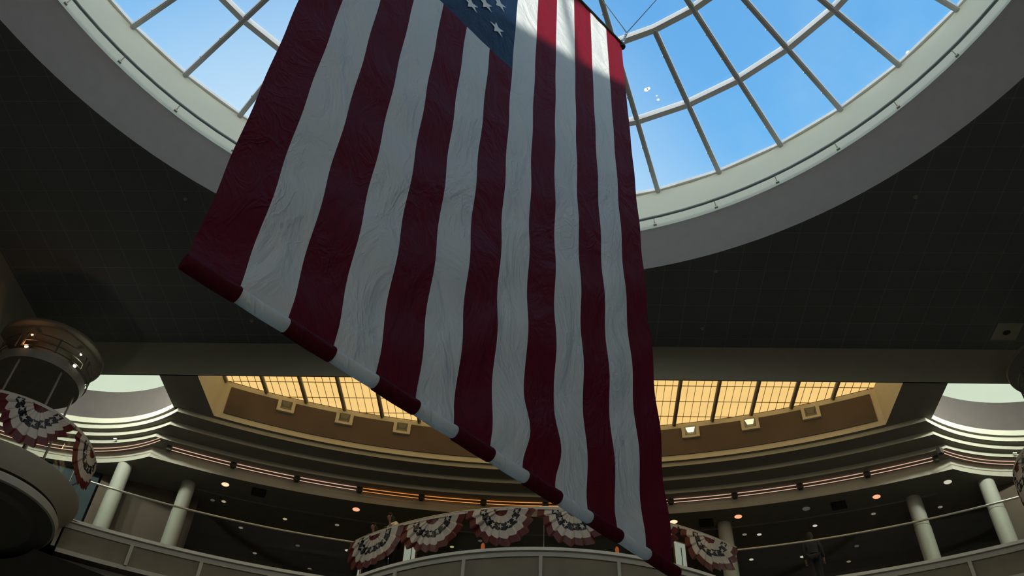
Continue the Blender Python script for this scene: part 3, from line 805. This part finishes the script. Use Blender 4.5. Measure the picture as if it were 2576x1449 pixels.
# ---- cove pipe of the skylight well, with its stand-offs
pc = (-0.6, 5.25)
pp = thing('cove_pipe', 'slim dark pipe running round the pale skylight cove on short brackets', 'pipe', (pc[0], pc[1], 19.45))
m_ = MB(); m_.tube(cring(pc, 11.40, 19.565, 120), 0.034, 8, closed=True); m_.tube(cring(pc, 11.47, 19.60, 120), 0.012, 6, closed=True)
link('pipe', m_, 'pipe', pp, smooth=True)
for k in range(-21, 21):
    a = rad(17+8.43*k); m_ = MB(); m_.tube([pol(pc, 11.41, a, 19.55), pol(pc, 11.50, a, 19.47)], 0.012, 6)
    q = Vector(pol(pc, 11.55, a, 19.43)); m_.box(q, (0.09, 0.06, 0.05), rz=-a)
    m_.tube([pol(pc, 11.50, a, 19.47), pol(pc, 11.58, a, 19.43)], 0.016, 6)
    link('bracket', m_, 'cove', pp)

# ---- neon style tubes on the fascia
tcn = (-0.2, 0.344); TRr = 24.90
def tubeseg(c, r, a0, a1, mat, label, grp, k=14, first=False, both=False):
    mid = (a0+a1)/2; base = pol(c, r, mid, 16.20)
    t = thing('tube_light', label, 'tube light', base, grp)
    g = 0.10/r
    for dz, dr in ((0.13, 0.0), (0.02, 0.0)):
        m_ = MB(); m_.tube([pol(c, r+dr, a0+g+(a1-a0-2*g)*i/k, 16.20+dz) for i in range(k+1)], 0.0115, 8)
        link('glass_tube', m_, mat, t, smooth=True)
    for aa in ((a0, a1) if both else (a0,)):
        m_ = MB(); q = pol(c, r+.03, aa, 16.272); m_.box(q, (0.13, 0.13, 0.18), rz=-aa)
        m_.box((q[0], q[1], 16.37), (0.12, 0.10, 0.03), rz=-aa)
        link('bracket', m_, 'dark', t)
seg = [-27.2+4.533*i for i in range(13)]
names = ['first', 'second', 'third', 'fourth', 'fifth', 'sixth', 'seventh', 'eighth', 'ninth', 'tenth', 'eleventh', 'twelfth']
for i in range(12):
    a, b = seg[i], seg[i+1]; org = 3 <= i <= 6
    lab = ('pair of %s fascia tubes, %s segment from the left end of the curve' % ('orange' if org else 'pale pink', names[i]))
    tubeseg(tcn, TRr, rad(a), rad(b), 'orangetube' if org else 'pinktube', lab, 'tube lights along the curved fascia', both=(i == 11))
for (c, r, a0, a1, lab) in (((-13.936, 18.147), 4.50, rad(-4), rad(31), 'pale pink tube pair on the left bay fascia, nearest the long curve'),
                            ((-13.936, 18.147), 4.50, rad(-44), rad(-4), 'pale pink tube pair on the left bay fascia behind the bunting'),
                            ((13.31, 18.40), 4.27, rad(-29.5), rad(5), 'pale pink tube pair on the right bay fascia, nearest the long curve'),
                            ((13.31, 18.40), 4.27, rad(5), rad(44), 'pale pink tube pair on the right bay fascia at the picture edge')):
    tubeseg(c, r, a0, a1, 'pinktube', lab, 'tube lights along the curved fascia', 12)

# ---- columns
def column(x, y, label):
    t = thing('round_column', label, 'column', (x, y, 12.44), 'round white gallery columns')
    m_ = MB(); m_.lathe((x, y), [(0.001, 12.44), (.235, 12.44), (.235, 14.98)], 32); m_.lathe((x, y), [(.222, 15.01), (.222, ZU), (.001, ZU)], 32)
    link('shaft', m_, 'column', t, smooth=True)
    m_ = MB(); m_.lathe((x, y), [(.20, 14.975), (.225, 14.98), (.225, 15.012), (.20, 15.015)], 32); link('joint_ring', m_, 'collar', t, smooth=True)
column(-13.0, 23.04, 'bright white round column nearest the left round balcony')
column(-11.28, 23.95, 'shaded grey-white round column, second from the left')
column(5.46, 25.77, 'dim round column just right of the central bunting')
column(10.9, 24.15, 'tan-lit round column, second from the right edge')
column(12.73, 23.2, 'bright round column nearest the right picture edge')

# ---- downlights
def downlight_proto(kind):
    t = thing('downlight', 'x', 'downlight', (0, 0, 0), 'recessed downlights in the gallery ceiling')
    m_ = MB(); m_.lathe((0, 0), [(.155, 0), (.155, -.012), (.12, -.014), (.115, -.004)], 24)
    link('trim_ring', m_, 'gallery', t, smooth=True)
    m_ = MB(); m_.disc((0, 0), .118, -.006, 24)
    if kind in ('orange', 'hot'): m_ = MB(); m_.lathe((0, 0), [(.118, -.006), (.09, -.02), (.0005, -.022)], 24)
    link('lamp', m_, DL[kind], t)
    return t
protos = {}
DLS = [(-10.119, 23.938, 'hot', 'glowing orange downlight at the left end of the front row'),
 (-6.214, 25.226, 'orange', 'glowing orange downlight just left of the people at the rail'),
 (3.86, 25.631, 'hot', 'very bright downlight touching the handrail right of the flag'),
 (5.825, 25.272, 'orange', 'glowing orange downlight just above the dim column right of the flag'),
 (7.825, 24.764, 'grey', 'unlit grey downlight between the two orange ones on the right'),
 (9.782, 24.056, 'orange', 'orange downlight at the upper right of the gallery ceiling'),
 (11.643, 23.234, 'white', 'white downlight under the right cusp of the fascia'),
 (-10.75, 24.83, 'grey', 'faint downlight touching the yellow one at left'),
 (-10.407, 24.894, 'yellow', 'yellow downlight in the second row at the left'),
 (-8.631, 25.857, 'yellow', 'small amber downlight midway along the left gallery, second row'),
 (-6.976, 26.161, 'dim', 'small pale downlight left of the people, second row'),
 (6.174, 26.307, 'dim', 'pinkish downlight right of the dim column'),
 (6.638, 26.292, 'white', 'small white downlight beside the pinkish one'),
 (8.281, 25.722, 'white', 'small white downlight just above the right handrail'),
 (9.914, 24.989, 'dim', 'small dim downlight below the orange one at right'),
 (11.809, 24.558, 'dim', 'small reddish downlight between the two right columns'),
 (-10.217, 26.434, 'dim', 'small downlight just under the left handrail'),
 (-8.526, 27.495, 'grey', 'faint downlight in the middle of the left glass railing'),
 (-6.891, 27.744, 'white', 'pale downlight under the left end of the bunting'),
 (-10.112, 28.04, 'dim', 'lowest left downlight, above the left parapet'),
 (-8.401, 29.042, 'dim', 'lowest downlight of the left gallery touching the parapet'),
 (6.623, 27.847, 'white', 'small downlight low beside the dim column base'),
 (8.244, 27.61, 'white', 'small downlight under the middle of the right handrail'),
 (9.806, 27.858, 'dim', 'lowest downlight of the right gallery'),
 (9.841, 26.882, 'grey', 'faint downlight low in the right gallery beside a dark panel'),
 (-3.311, 27.389, 'yellow', 'amber downlight under the second bunting fan'),
 (-2.348, 26.982, 'grey', 'grey downlight between the second and third bunting fans')]
for x, y, k, lab in DLS:
    if k not in protos:
        protos[k] = downlight_proto(k); o = protos[k]; o.location = (x, y, ZU); o['label'] = lab
    else: o = dup(protos[k], (x, y, ZU), lab)
    if math.hypot(x+.2, y-1.1) > 25.3: o.scale = (.62, .62, 1)
# ---- dark vents in the gallery ceiling
for x, y, lab in ((-9.16, 24.35, 'black square vent in the left gallery ceiling beside the orange lamp'), (8.77, 24.55, 'black square vent in the right gallery ceiling'),
                  (4.88, 25.65, 'black square vent right of the flag beside the bright lamp')):
    t = thing('ceiling_vent', lab, 'vent', (x, y, ZU), 'black square ceiling vents')
    a = math.atan2(x+.2, y-.1); m_ = MB(); m_.box((x, y, ZU-.012), (.44, .44, .02), rz=-a); link('frame', m_, 'vent', t)
    m_ = MB()
    for q in range(6):
        dd = -0.16+0.065*q; m_.box((x-dd*math.sin(-a), y+dd*math.cos(-a), ZU-.028), (.38, .02, .012), rz=-a)
    link('slats', m_, 'dark', t)

# ---- railings
def railing(name, pts, zr, label, posts, cat='railing', z0=12.487, gr=0.028):
    c = pts[len(pts)//2]; t = thing(name, label, cat, (c[0], c[1], z0))
    m_ = MB(); m_.tube(at(pts, zr), gr, 10); link('handrail', m_, 'rail', t, smooth=True)
    m_ = MB(); m_.strip(at(pts, z0), at(pts, zr-.03)); link('glass_panel', m_, 'railglass', t, smooth=True)
    for i in posts:
        p = pts[i]; m_ = MB(); m_.tube([(p[0], p[1], z0), (p[0], p[1], zr)], 0.008, 6); link('glass_clamp', m_, 'steel', t)
    return t
railing('gallery_railing', off_c(run('left'), SM, .12), 13.72, 'glass railing with steel handrail along the left gallery', ())
railing('gallery_railing', off_c(run('right'), SM, .12), 13.70, 'glass railing with steel handrail along the right gallery', ())
railing('gallery_railing', off_c(run('bulge'), BC, -.02), 13.72, 'glass railing round the bulging centre balcony, hung with bunting', (24,))
for sx, tw in ((-1, TWL), (1, TWR)):
    cc = (HALL[0]-sx*(HALL[1]-1.09), HALL[1]); pt = isect(cc, SR, tw, RT, (tw[0]+sx*1.5, tw[1]-1.6))
    e = (cc[0]+sx*math.sqrt(SR**2-(-9.5-cc[1])**2), -9.5)
    pts = arc(cc, SR-.1, pt, e, 30) if sx < 0 else arc(cc, SR-.1, e, pt, 30)
    railing('gallery_railing', pts, 13.72, 'glass railing along the %s side gallery beyond the round balcony' % ('left' if sx < 0 else 'right'), ())

# ---- round balconies and the canopies over them
def rbal(tw, sx, side):
    t = thing('round_balcony', 'round tan balcony bulging from the %s corner with bunting on its rail' % side, 'balcony', (tw[0], tw[1], 11.2), 'round corner balconies')
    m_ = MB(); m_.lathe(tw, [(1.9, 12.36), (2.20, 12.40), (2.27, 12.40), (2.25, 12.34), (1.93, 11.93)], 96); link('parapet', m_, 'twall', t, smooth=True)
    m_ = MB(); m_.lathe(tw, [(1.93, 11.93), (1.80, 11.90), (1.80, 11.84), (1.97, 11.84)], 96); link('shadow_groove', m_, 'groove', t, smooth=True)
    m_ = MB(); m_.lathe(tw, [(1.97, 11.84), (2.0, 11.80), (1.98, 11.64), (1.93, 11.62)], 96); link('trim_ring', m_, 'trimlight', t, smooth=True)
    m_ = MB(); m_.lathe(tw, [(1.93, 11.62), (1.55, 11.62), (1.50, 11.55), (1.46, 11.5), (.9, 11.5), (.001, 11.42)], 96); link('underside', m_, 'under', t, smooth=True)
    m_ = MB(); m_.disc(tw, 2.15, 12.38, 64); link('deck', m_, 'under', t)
    m_ = MB(); m_.tube(cring(tw, 2.17, 13.72, 72), 0.03, 10, closed=True); link('handrail', m_, 'rail', t, smooth=True)
    m_ = MB(); m_.strip(cring(tw, 2.17, 12.40, 72), cring(tw, 2.17, 13.69, 72), closed=True); link('glass_panel', m_, 'railglass', t, smooth=True)
    tw = CNL if sx < 0 else CNR
    cn = thing('round_canopy', 'dark round canopy disc over the %s balcony with curved rails around it' % side, 'canopy', (tw[0], tw[1], 12.38), 'round canopies over the corner balconies')
    m_ = MB(); m_.lathe(tw, [(.001, 15.43), (1.03, 15.425), (1.095, 15.43)], 72); link('underside', m_, 'canopy', cn, smooth=True)
    m_ = MB(); m_.lathe(tw, [(1.095, 15.43), (1.165, 15.65), (1.14, 15.665), (.001, 15.67)], 72); link('rim', m_, 'canrim', cn, smooth=True)
    for z in (15.73, 15.92, 16.14):
        k = 60; a0, a1 = (rad(100), rad(182)) if sx < 0 else (rad(-182), rad(-100))
        m_ = MB(); m_.tube([pol(tw, 1.19, a0+(a1-a0)*i/k, z) for i in range(k+1)], 0.014, 8); link('curved_rail', m_, 'dark', cn, smooth=True)
        b0, b1 = (rad(192), rad(250)) if sx < 0 else (rad(-250), rad(-192))
        m_ = MB(); m_.tube([pol(tw, 1.19, b0+(b1-b0)*i/k, z) for i in range(k+1)], 0.014, 8); link('curved_rail', m_, 'dark', cn, smooth=True)
        b0, b1 = (rad(20), rad(92)) if sx < 0 else (rad(-92), rad(-20))
        m_ = MB(); m_.tube([pol(tw, 1.19, b0+(b1-b0)*i/k, z) for i in range(k+1)], 0.014, 8); link('curved_rail', m_, 'dark', cn, smooth=True)
    for a in (100, 141, 182, 192, 221, 250, 92, 56, 20):
        a_ = rad(a) if sx < 0 else -rad(a); m_ = MB(); p = pol(tw, 1.19, a_)
        m_.box((p[0], p[1], 15.935), (0.05, 0.03, 0.46), rz=-a_); link('rail_post', m_, 'dark', cn)
    for a in (-3, 62, 125, 185, 245, 305):
        a_ = PI-rad(a) if sx < 0 else PI+rad(a); m_ = MB(); p = pol(tw, .98, a_)
        m_.tube([(p[0], p[1], 12.38), (p[0], p[1], 15.43)], 0.03, 12); link('support_post', m_, 'canrim', cn, smooth=True)
    m_ = MB(); m_.lathe(tw, [(.55, 15.67), (.55, 16.45)], 48); m_.lathe(tw, [(.55, 16.45), (1.34, 16.45), (1.365, 16.47), (1.365, 16.54), (.001, 16.56)], 72)
    link('top_disc', m_, 'drum', cn, smooth=True)
    # spotlights standing on the canopy rim
    for a, warm in ((2, True), (71, False)):
        a_ = PI-rad(a) if sx < 0 else PI+rad(a); on = sx < 0
        for zz, r_, sz in ((15.74, 1.12, .045), (16.14, 1.14, .032)):
            p = Vector(pol(tw, r_, a_, zz)); d = Vector((math.sin(a_), math.cos(a_), 0))
            lab = '%s spotlight %s %s of the %s canopy' % (('warm orange' if warm else 'white') if on else 'unlit', 'on the rim at the' if sz > .04 else 'under the top disc at the', ('front' if warm else 'inner side'), side)
            s = thing('spotlight', lab, 'spotlight', tuple(p), 'spotlights on the round canopies')
            m_ = MB(); m_.tube([p-d*.10-Vector((0, 0, .0)), p-d*.01], [sz*.8, sz*1.15], 14, caps=True); link('housing', m_, 'steel', s, smooth=True)
            m_ = MB(); c2 = p+d*.004
            m_.tube([c2, c2+d*.02, c2+d*.035], [sz, sz*.8, sz*.2], 14); 
            link('lamp', m_, lampmat('spot %s' % lab[:20], (1, .55, .3) if warm else (.95, 1, .85), (6 if sz > .04 else 2.5)) if on else 'canrim', s, smooth=True)
            if on and sz > .04:
                m_ = MB()
                l = bpy.data.lights.new('spot_bulb', 'POINT'); l.energy = 5.5 if warm else 5; l.color = (1, .45, .22) if warm else (.95, 1, .8); l.shadow_soft_size = .04
                lo = bpy.data.objects.new('spot_bulb', l); COL.objects.link(lo); lo.parent = s; lo.location = d*.10+Vector((0, 0, .05))
rbal(TWL, -1, 'left'); rbal(TWR, 1, 'right')

# ---- bunting fans
def bunting(c, R, mid, sgn, label, scale=1.0, ztop=13.68, seed=0, grp='pleated star bunting fans on the balcony rails'):
    """mid angle (clockwise from +Y about c); sgn +1: local x grows with the angle"""
    rnd_ = random.Random(seed); RAD = [0, .20, .39, .58, .78, .97]
    JT = [[rnd_.uniform(-1, 1) for _ in range(20)] for _ in range(3)]
    t = thing('bunting_fan', label, 'bunting', pol(c, R, mid, ztop-.97*scale), grp)
    n_a = 120; pl = 10
    def P(r, th, extra=0.0, rj=True):
        ph = (th/PI*pl) % 1.0
        saw = ph if ph < .78 else (1-ph)*.78/.22
        w = 0.02+0.055*saw*min(1, r/.5)+extra
        pi_ = int(th/PI*pl) % 20
        w += .03*JT[0][pi_]*min(1, r/.5)
        rr = r*(1+(0.13*(saw-.4)+.05*JT[1][pi_]*(1 if r > .1 else 0))*min(1, r/.3)+0.045*math.sin(th*3.1+seed))
        x = -rr*math.cos(th)*scale*(1.0+0.0*r); z = ztop-rr*math.sin(th)*scale*1.12-.02*JT[2][pi_]*math.sin(th)*r
        a = mid+sgn*x/R
        return pol(c, R+w, a, z)
    m_ = MB(); steps = []
    for b in range(5):
        k = 3
        for q in range(k): steps.append((RAD[b]+(RAD[b+1]-RAD[b])*q/k, b))
    steps.append((RAD[5], 4)); na = n_a+1
    vs = [P(max(.01, r), PI*i/n_a) for (r, b) in steps for i in range(na)]
    fs = []; ms = []
    cm = {0: 0, 1: 1, 2: 2, 3: 1, 4: 0}
    for j in range(len(steps)-1):
        for i in range(n_a):
            fs.append((j*na+i, j*na+i+1, (j+1)*na+i+1, (j+1)*na+i)); ms.append(cm[steps[j][1]])
    m_.v = vs; m_.f = fs; m_.m = ms
    link('pleated_cloth', m_, ['bred', 'bwhite', 'bblue'], t)
    m_ = MB(); k = 24
    m_.strip([pol(c, R+.03, mid+(-.97+1.94*i/k)*scale/R, ztop+.02) for i in range(k+1)], [pol(c, R+.035, mid+(-.97+1.94*i/k)*scale/R, ztop-.055) for i in range(k+1)])
    link('header_tape', m_, 'bwhite', t)
    m_ = MB()
    for s in range(7):
        th = PI*(s+.5)/7; r0 = .485
        cx, cz = r0*math.cos(th), r0*math.sin(th); rot = rnd_.uniform(0, 6); pts = []
        for q in range(10):
            rr = .085 if q % 2 == 0 else .034; a = rot+PI*q/5
            x_, z_ = cx+rr*math.cos(a), cz+rr*math.sin(a); r_ = math.hypot(x_, z_); th_ = math.atan2(z_, x_)
            if th_ < 0: th_ = 0.0
            pts.append(P(r_, th_, 0.014))
        pts.append(P(r0, th, .016)); m_.add(pts, [(q, (q+1) % 10, 10) for q in range(10)])
    link('stars', m_, 'bwhite', t)
fans = [(-33.4, 'bunting fan at the left end of the centre balcony, below the cream top'), (-20.7, 'bunting fan second from the left on the centre balcony'),
        (-7.7, 'bunting fan in the middle of the centre balcony, left of the flag'), (5.2, 'bunting fan half covered by the bottom of the flag'),
        (18.3, 'bunting fan mostly hidden behind the flag, right of centre'), (31.6, 'bunting fan at the right end of the centre balcony')]
for i, (a, lab) in enumerate(fans): bunting(BC, BR-.02, PI-rad(a), -1, lab, seed=i)
tf = [(45, 'large bunting fan on the front of the %s round balcony'), (97, 'narrow-looking bunting fan on the inner side of the %s round balcony'), (-8, 'bunting fan on the outer side of the %s round balcony')]
for i, (a, lab) in enumerate(tf):
    bunting(TWL, 2.19, PI-rad(a), -1, lab % 'left', 1.0, 13.69, seed=10+i)
    bunting(TWR, 2.19, PI+rad(a), 1, lab % 'right', 1.0, 13.69, seed=20+i)

# ---- small fittings on the ceiling
t = thing('ceiling_speaker', 'pale square ceiling plate with a dark round speaker near the right edge', 'speaker', (12.57, 18.915, 17.98))
m_ = MB(); m_.box((12.57, 18.915, 17.985), (.69, .66, .02)); link('plate', m_, 'beam', t)
m_ = MB(); m_.lathe((12.58, 18.95), [(.001, 17.965), (.09, 17.968), (.10, 17.975)], 24); link('speaker_cone', m_, 'vent', t, smooth=True)
for x, y, lab in ((-8.6, 18.72, 'tiny sprinkler on the dark ceiling left of the flag hem'), (4.2, 18.9, 'tiny sprinkler on the dark ceiling right of the flag, lower one'),
                  (4.3, 16.7, 'tiny sprinkler on the dark ceiling right of the flag, upper one'), (-9.3, 14.3, 'tiny sprinkler on the dark ceiling beside the skylight ring at left'),
                  (8.8, 14.2, 'tiny sprinkler on the dark ceiling beside the skylight ring at right')):
    t = thing('sprinkler', lab, 'sprinkler', (x, y, ZC-.05), 'sprinkler heads on the dark ceiling')
    m_ = MB(); m_.lathe((x, y), [(.001, ZC-.02), (.05, ZC-.018), (.055, ZC)], 16); link('escutcheon', m_, 'beam', t, smooth=True)
    m_ = MB(); m_.lathe((x, y), [(.001, ZC-.05), (.022, ZC-.048), (.012, ZC-.02)], 10); link('head', m_, 'steel', t, smooth=True)
for (c, r, a, lab) in (((-13.75, 17.5), 4.80, rad(6.5), 'tiny white spotlight on the left bay moulding'), ((13.304, 17.623), 4.75, rad(1.5), 'tiny white spotlight on the right bay moulding')):
    p = Vector(pol(c, r, a, 16.42)); t = thing('moulding_spotlight', lab, 'spotlight', tuple(p), 'tiny spotlights on the bay mouldings')
    m_ = MB(); m_.tube([p+Vector((0, .12, .03)), p], [.012, .012], 6); link('arm', m_, 'vent', t)
    m_ = MB(); m_.tube([p+Vector((-.05, 0, -.01)), p+Vector((.05, 0, -.01))], .025, 10); link('lamp_head', m_, 'bolt', t, smooth=True)

# ---- plants along the centre balcony
def plant(a, label, hgt, nl, seed):
    rr = random.Random(seed); c = pol(BC, BR-.52, PI-rad(a)); t = thing('potted_plant', label, 'plant', (c[0], c[1], 12.45), 'spiky potted plants behind the centre rail')
    m_ = MB(); m_.lathe(c, [(.001, 12.45), (.12, 12.45), (.16, 12.72), (.145, 12.72), (.14, 12.68), (.001, 12.68)], 20); link('pot', m_, 'pot', t, smooth=True)
    m_ = MB()
    for i in range(nl):
        th = rr.uniform(0, 2*PI); lean = rr.uniform(.02, .16); h = hgt*rr.uniform(.8, 1.0)
        b = Vector((c[0], c[1], 12.83)); tip = b+Vector((math.cos(th)*lean, math.sin(th)*lean, h)); w = Vector((-math.sin(th), math.cos(th), 0))*.022
        mid = b+(tip-b)*.6+Vector((math.cos(th), math.sin(th), 0))*-.02
        nn = Vector((math.cos(th), math.sin(th), 0))*.006
        m_.add([b-w*.5, b+w*.5, mid+w, tip, mid-w, mid+nn], [(0, 1, 5), (1, 2, 5), (2, 3, 5), (3, 4, 5), (4, 0, 5)])
    link('leaves', m_, 'leaf', t)
plant(-18.6, 'dim potted plant tips above the rail over the second bunting fan', 1.36, 12, 1)
plant(-7.3, 'potted plant with three thin spikes above the rail over the middle fan', 1.36, 10, 2)
plant(-4.2, 'potted plant with one broad spike above the rail left of the flag', 1.38, 10, 3)
plant(24.3, 'potted plant against the bright lamp right of the flag', 1.32, 14, 4)

# ---- orange lanterns behind the glass
for a, lab in ((-11.3, 'small orange lantern behind the glass between the second and third fans'), (13.5, 'small orange lantern behind the glass beside the flag')):
    c = pol(BC, BR-.35, PI-rad(a)); t = thing('lantern', lab, 'lantern', (c[0], c[1], 12.45), 'small orange lanterns behind the glass')
    m_ = MB(); m_.lathe(c, [(.001, 12.45), (.06, 12.45), (.04, 12.36), (.02, 12.40), (.02, 12.62)], 14); link('stand', m_, 'wood', t, smooth=True)
    m_ = MB(); m_.lathe(c, [(.02, 12.62), (.055, 12.68), (.05, 12.84), (.015, 12.90), (.001, 12.90)], 14); link('shade', m_, 'orange', t, smooth=True)
# ---- white display boards at both ends of the centre balcony
def board(a, r, w, label, seed, lean=0):
    c = Vector((*pol(BC, r, PI-rad(a)), 12.45)); ang = rad(a)
    t = thing('display_board', label, 'board', tuple(c), 'white display boards behind the bunting')
    m_ = MB(); m_.box((c.x, c.y, 12.45+.62), (w, .03, 1.0), rz=ang); link('panel', m_, 'backlit', t)
    m_ = MB()
    for s in (-1, 1):
        m_.box((c.x+s*w*.5*math.cos(ang), c.y+s*w*.5*math.sin(ang), 12.45+.57), (.025, .04, 1.14), rz=ang)
    m_.box((c.x, c.y, 12.45+1.13), (w, .04, .03), rz=ang); link('frame', m_, 'wood', t)
    m_ = MB(); m_.box((c.x+.12*w*math.cos(ang), c.y+.12*w*math.sin(ang)-.02, 12.92), (.018, .02, 1.0), rz=ang); link('dark_strip', m_, 'vent', t)
board(-27.3, BR-.55, .42, 'white board between the first two bunting fans', 1)
board(27.4, BR-.55, .38, 'white board behind the right bunting fan', 2)
board(-39.2, BR-.40, .16, 'narrow white board at the left end of the centre balcony', 3)

# ---- pale lampshade in the left shop window
t = thing('hanging_lampshade', 'pale cone lampshade hanging in the dark window left of the white column', 'lamp', (-14.3, 22.7, 13.9))
m_ = MB(); m_.lathe((-14.3, 22.7), [(.03, 14.55), (.22, 14.16), (.215, 14.15), (.02, 14.52)], 24); link('shade', m_, 'column', t, smooth=True)
m_ = MB(); m_.tube([(-14.3, 22.7, 14.5), (-14.3, 22.7, ZU)], .008, 6); link('cord', m_, 'trimlight', t)

# ---- people at the rail
def skinbody(name, joints, edges, mat, parent, sub=2):
    me = bpy.data.meshes.new(name); off = parent.location
    me.from_pydata([tuple(Vector(j[0])-off) for j in joints], edges, []); o = bpy.data.objects.new(name, me); COL.objects.link(o); o.parent = parent
    me.materials.append(MAT[mat]); sk = o.modifiers.new('skin', 'SKIN'); sk.use_smooth_shade = True
    for i, j in enumerate(joints):
        r = j[1] if isinstance(j[1], tuple) else (j[1], j[1]); me.skin_vertices[0].data[i].radius = r
    me.skin_vertices[0].data[0].use_root = True
    s = o.modifiers.new('sub', 'SUBSURF'); s.levels = sub; s.render_levels = sub
    return o
def person(x, y, face, label, top, trousers, lean=0.0, hairlong=False, height=1.66, arms='rail', rail=1.25):
    t = thing('person', label, 'person', (x, y, 12.49), 'people at the gallery rail')
    f = Vector((math.sin(face), math.cos(face), 0)); s = Vector((math.cos(face), -math.sin(face), 0)); k = height/1.70; b = Vector((x, y, 12.49))
    def J(si, fo, z): return b+s*(si*k)+f*(fo*k)+Vector((0, 0, z*k))
    L = lean
    pel = J(0, -.05*L, .95); ch = J(0, .10*L, 1.28); nk = J(0, .20*L, 1.46); hd0 = J(0, .25*L, 1.525); hd = J(0, .27*L+.01, 1.60)
    js = [(pel, (.13*k, .10*k)), (J(0, .02*L, 1.10), (.125*k, .095*k)), (ch, (.15*k, .105*k)), (nk, .046*k), (hd0, .044*k), (hd, (.072*k, .088*k)), (J(0, .27*L, 1.67), .06*k)]
    eg = [(0, 1), (1, 2), (2, 3), (3, 4), (4, 5), (5, 6)]
    for sd in (-1, 1):
        n0 = len(js); js += [(J(sd*.09, 0, .88), .085*k), (J(sd*.10, .03, .50), .058*k), (J(sd*.10, 0, .10), .042*k), (J(sd*.11, .12, .035), .036*k)]
        eg += [(0, n0), (n0, n0+1), (n0+1, n0+2), (n0+2, n0+3)]
        n1 = len(js)
        if arms == 'rail':
            el = J(sd*.27, .15*L+.02, 1.10); wr = J(sd*.17, .28, (rail+.0)/k); ha = J(sd*.15, .36, (rail+.01)/k)
        else:
            el = J(sd*.25, -.03, 1.10); wr = J(sd*.25, .05, .86); ha = J(sd*.24, .08, .78)
        js += [(J(sd*.175, .13*L, 1.38), .058*k), (el, .042*k), (wr, .03*k), (ha, (.034*k, .018*k))]
        eg += [(2, n1), (n1, n1+1), (n1+1, n1+2), (n1+2, n1+3)]
        for q in range(4):
            n2 = len(js); d = (ha-wr).normalized(); o_ = s*((q-1.5)*.019*k)
            js += [(ha+o_+d*.035, .0085*k), (ha+o_+d*(.068-.004*abs(q-1.5)*2)+Vector((0, 0, -.02)), .0075*k)]; eg += [(n1+3, n2), (n2, n2+1)]
        n2 = len(js); js += [(wr+d*.04+s*(-sd*.035*k), .009*k), (wr+d*.075+s*(-sd*.045*k), .008*k)]; eg += [(n1+2, n2), (n2, n2+1)]
    skinbody('body', js, eg, 'skin', t, 1)
    def sub(idx, grow):
        mp = {i: q for q, i in enumerate(idx)}
        jj = [(js[i][0], tuple(a*grow for a in (js[i][1] if isinstance(js[i][1], tuple) else (js[i][1],)*2))) for i in idx]
        return jj, [(mp[a], mp[b_]) for a, b_ in eg if a in mp and b_ in mp]
    per = 4+4+8+2
    a0 = 7; legs = [a0, a0+1, a0+2, a0+per, a0+per+1, a0+per+2]; armj = [a0+4, a0+5, a0+4+per, a0+5+per] + ([a0+6, a0+6+per] if top == 'darkcloth' else [])
    jj, ee = sub([0]+legs, 1.3); skinbody('trousers', jj, ee, trousers, t)
    jj, ee = sub([1, 0, 2]+armj, 1.32); skinbody('top', jj, ee, top, t)
    m_ = MB()
    for i in range(9):
        for q in range(16):
            pass
    vs = []; rr_ = 1.0
    for i in range(10):
        ph = PI*i/9*.62
        for q in range(20):
            th = 2*PI*q/20; p = hd+Vector((0, 0, .035*k))-f*.012+(s*math.cos(th)+f*math.sin(th))*(.086*k*math.sin(ph))+Vector((0, 0, .10*k*math.cos(ph)))
            if i > 6 and math.sin(th) > 0.2: p = p-f*.03
            vs.append(p)
    fs = [(i*20+q, i*20+(q+1) % 20, (i+1)*20+(q+1) % 20, (i+1)*20+q) for i in range(9) for q in range(20)]
    m_.add(vs, fs)
    if hairlong: m_.tube([hd-f*.07*k+Vector((0, 0, .02)), hd-f*.10*k-Vector((0, 0, .10)), hd-f*.09*k-Vector((0, 0, .24))], [.085*k, .09*k, .05*k], 12)
    link('hair', m_, 'hair', t, smooth=True)
    m_ = MB()
    for sd in (-1, 1):
        e_ = hd+f*.074*k+s*sd*.028*k; m_.lathe((e_.x, e_.y), [(.001, e_.z-.009), (.009, e_.z-.004), (.009, e_.z+.004), (.001, e_.z+.009)], 8)
    link('eyes', m_, 'vent', t)
    m_ = MB(); a = hd+f*.078*k; m_.add([a+Vector((0, 0, .015)), a-s*.011-Vector((0, 0, .028)), a+s*.011-Vector((0, 0, .028)), a+f*.010-Vector((0, 0, .024))], [(0, 1, 3), (0, 3, 2), (1, 2, 3)])
    a = hd+f*.066*k-Vector((0, 0, .055)); m_.box(a, (.036, .008, .008), rz=-face); link('face_features', m_, 'skin', t, smooth=True)
    for sd in (-1, 1):
        m_ = MB(); e_ = hd+s*sd*.078*k; m_.lathe((e_.x, e_.y), [(.001, e_.z-.03), (.016, e_.z-.012), (.018, e_.z+.012), (.001, e_.z+.03)], 8); link('ear', m_, 'skin', t, smooth=True)
    return t
p = pol(BC, BR-.42, PI-rad(-31.3)); person(p[0], p[1], PI-rad(-31.3)+.25, 'person in a cream top leaning on the rail above the left bunting fan', 'yellowtop', 'darkcloth', 0.7, True, 1.85)
p = pol(BC, BR-.42, PI-rad(-35.9)); person(p[0], p[1], PI-rad(-35.6)+.1, 'person in dark clothing at the rail left of the cream top', 'darkcloth', 'darkcloth', .6, True, 1.76)
a_ = math.atan2(7.05+.2, 22.6-1.09); p = pol(SM, SR+.42, a_); person(p[0], p[1], a_, 'person in dark clothing standing alone behind the right glass railing', 'darkcloth', 'darkcloth', .3, True, 1.66, arms='down')
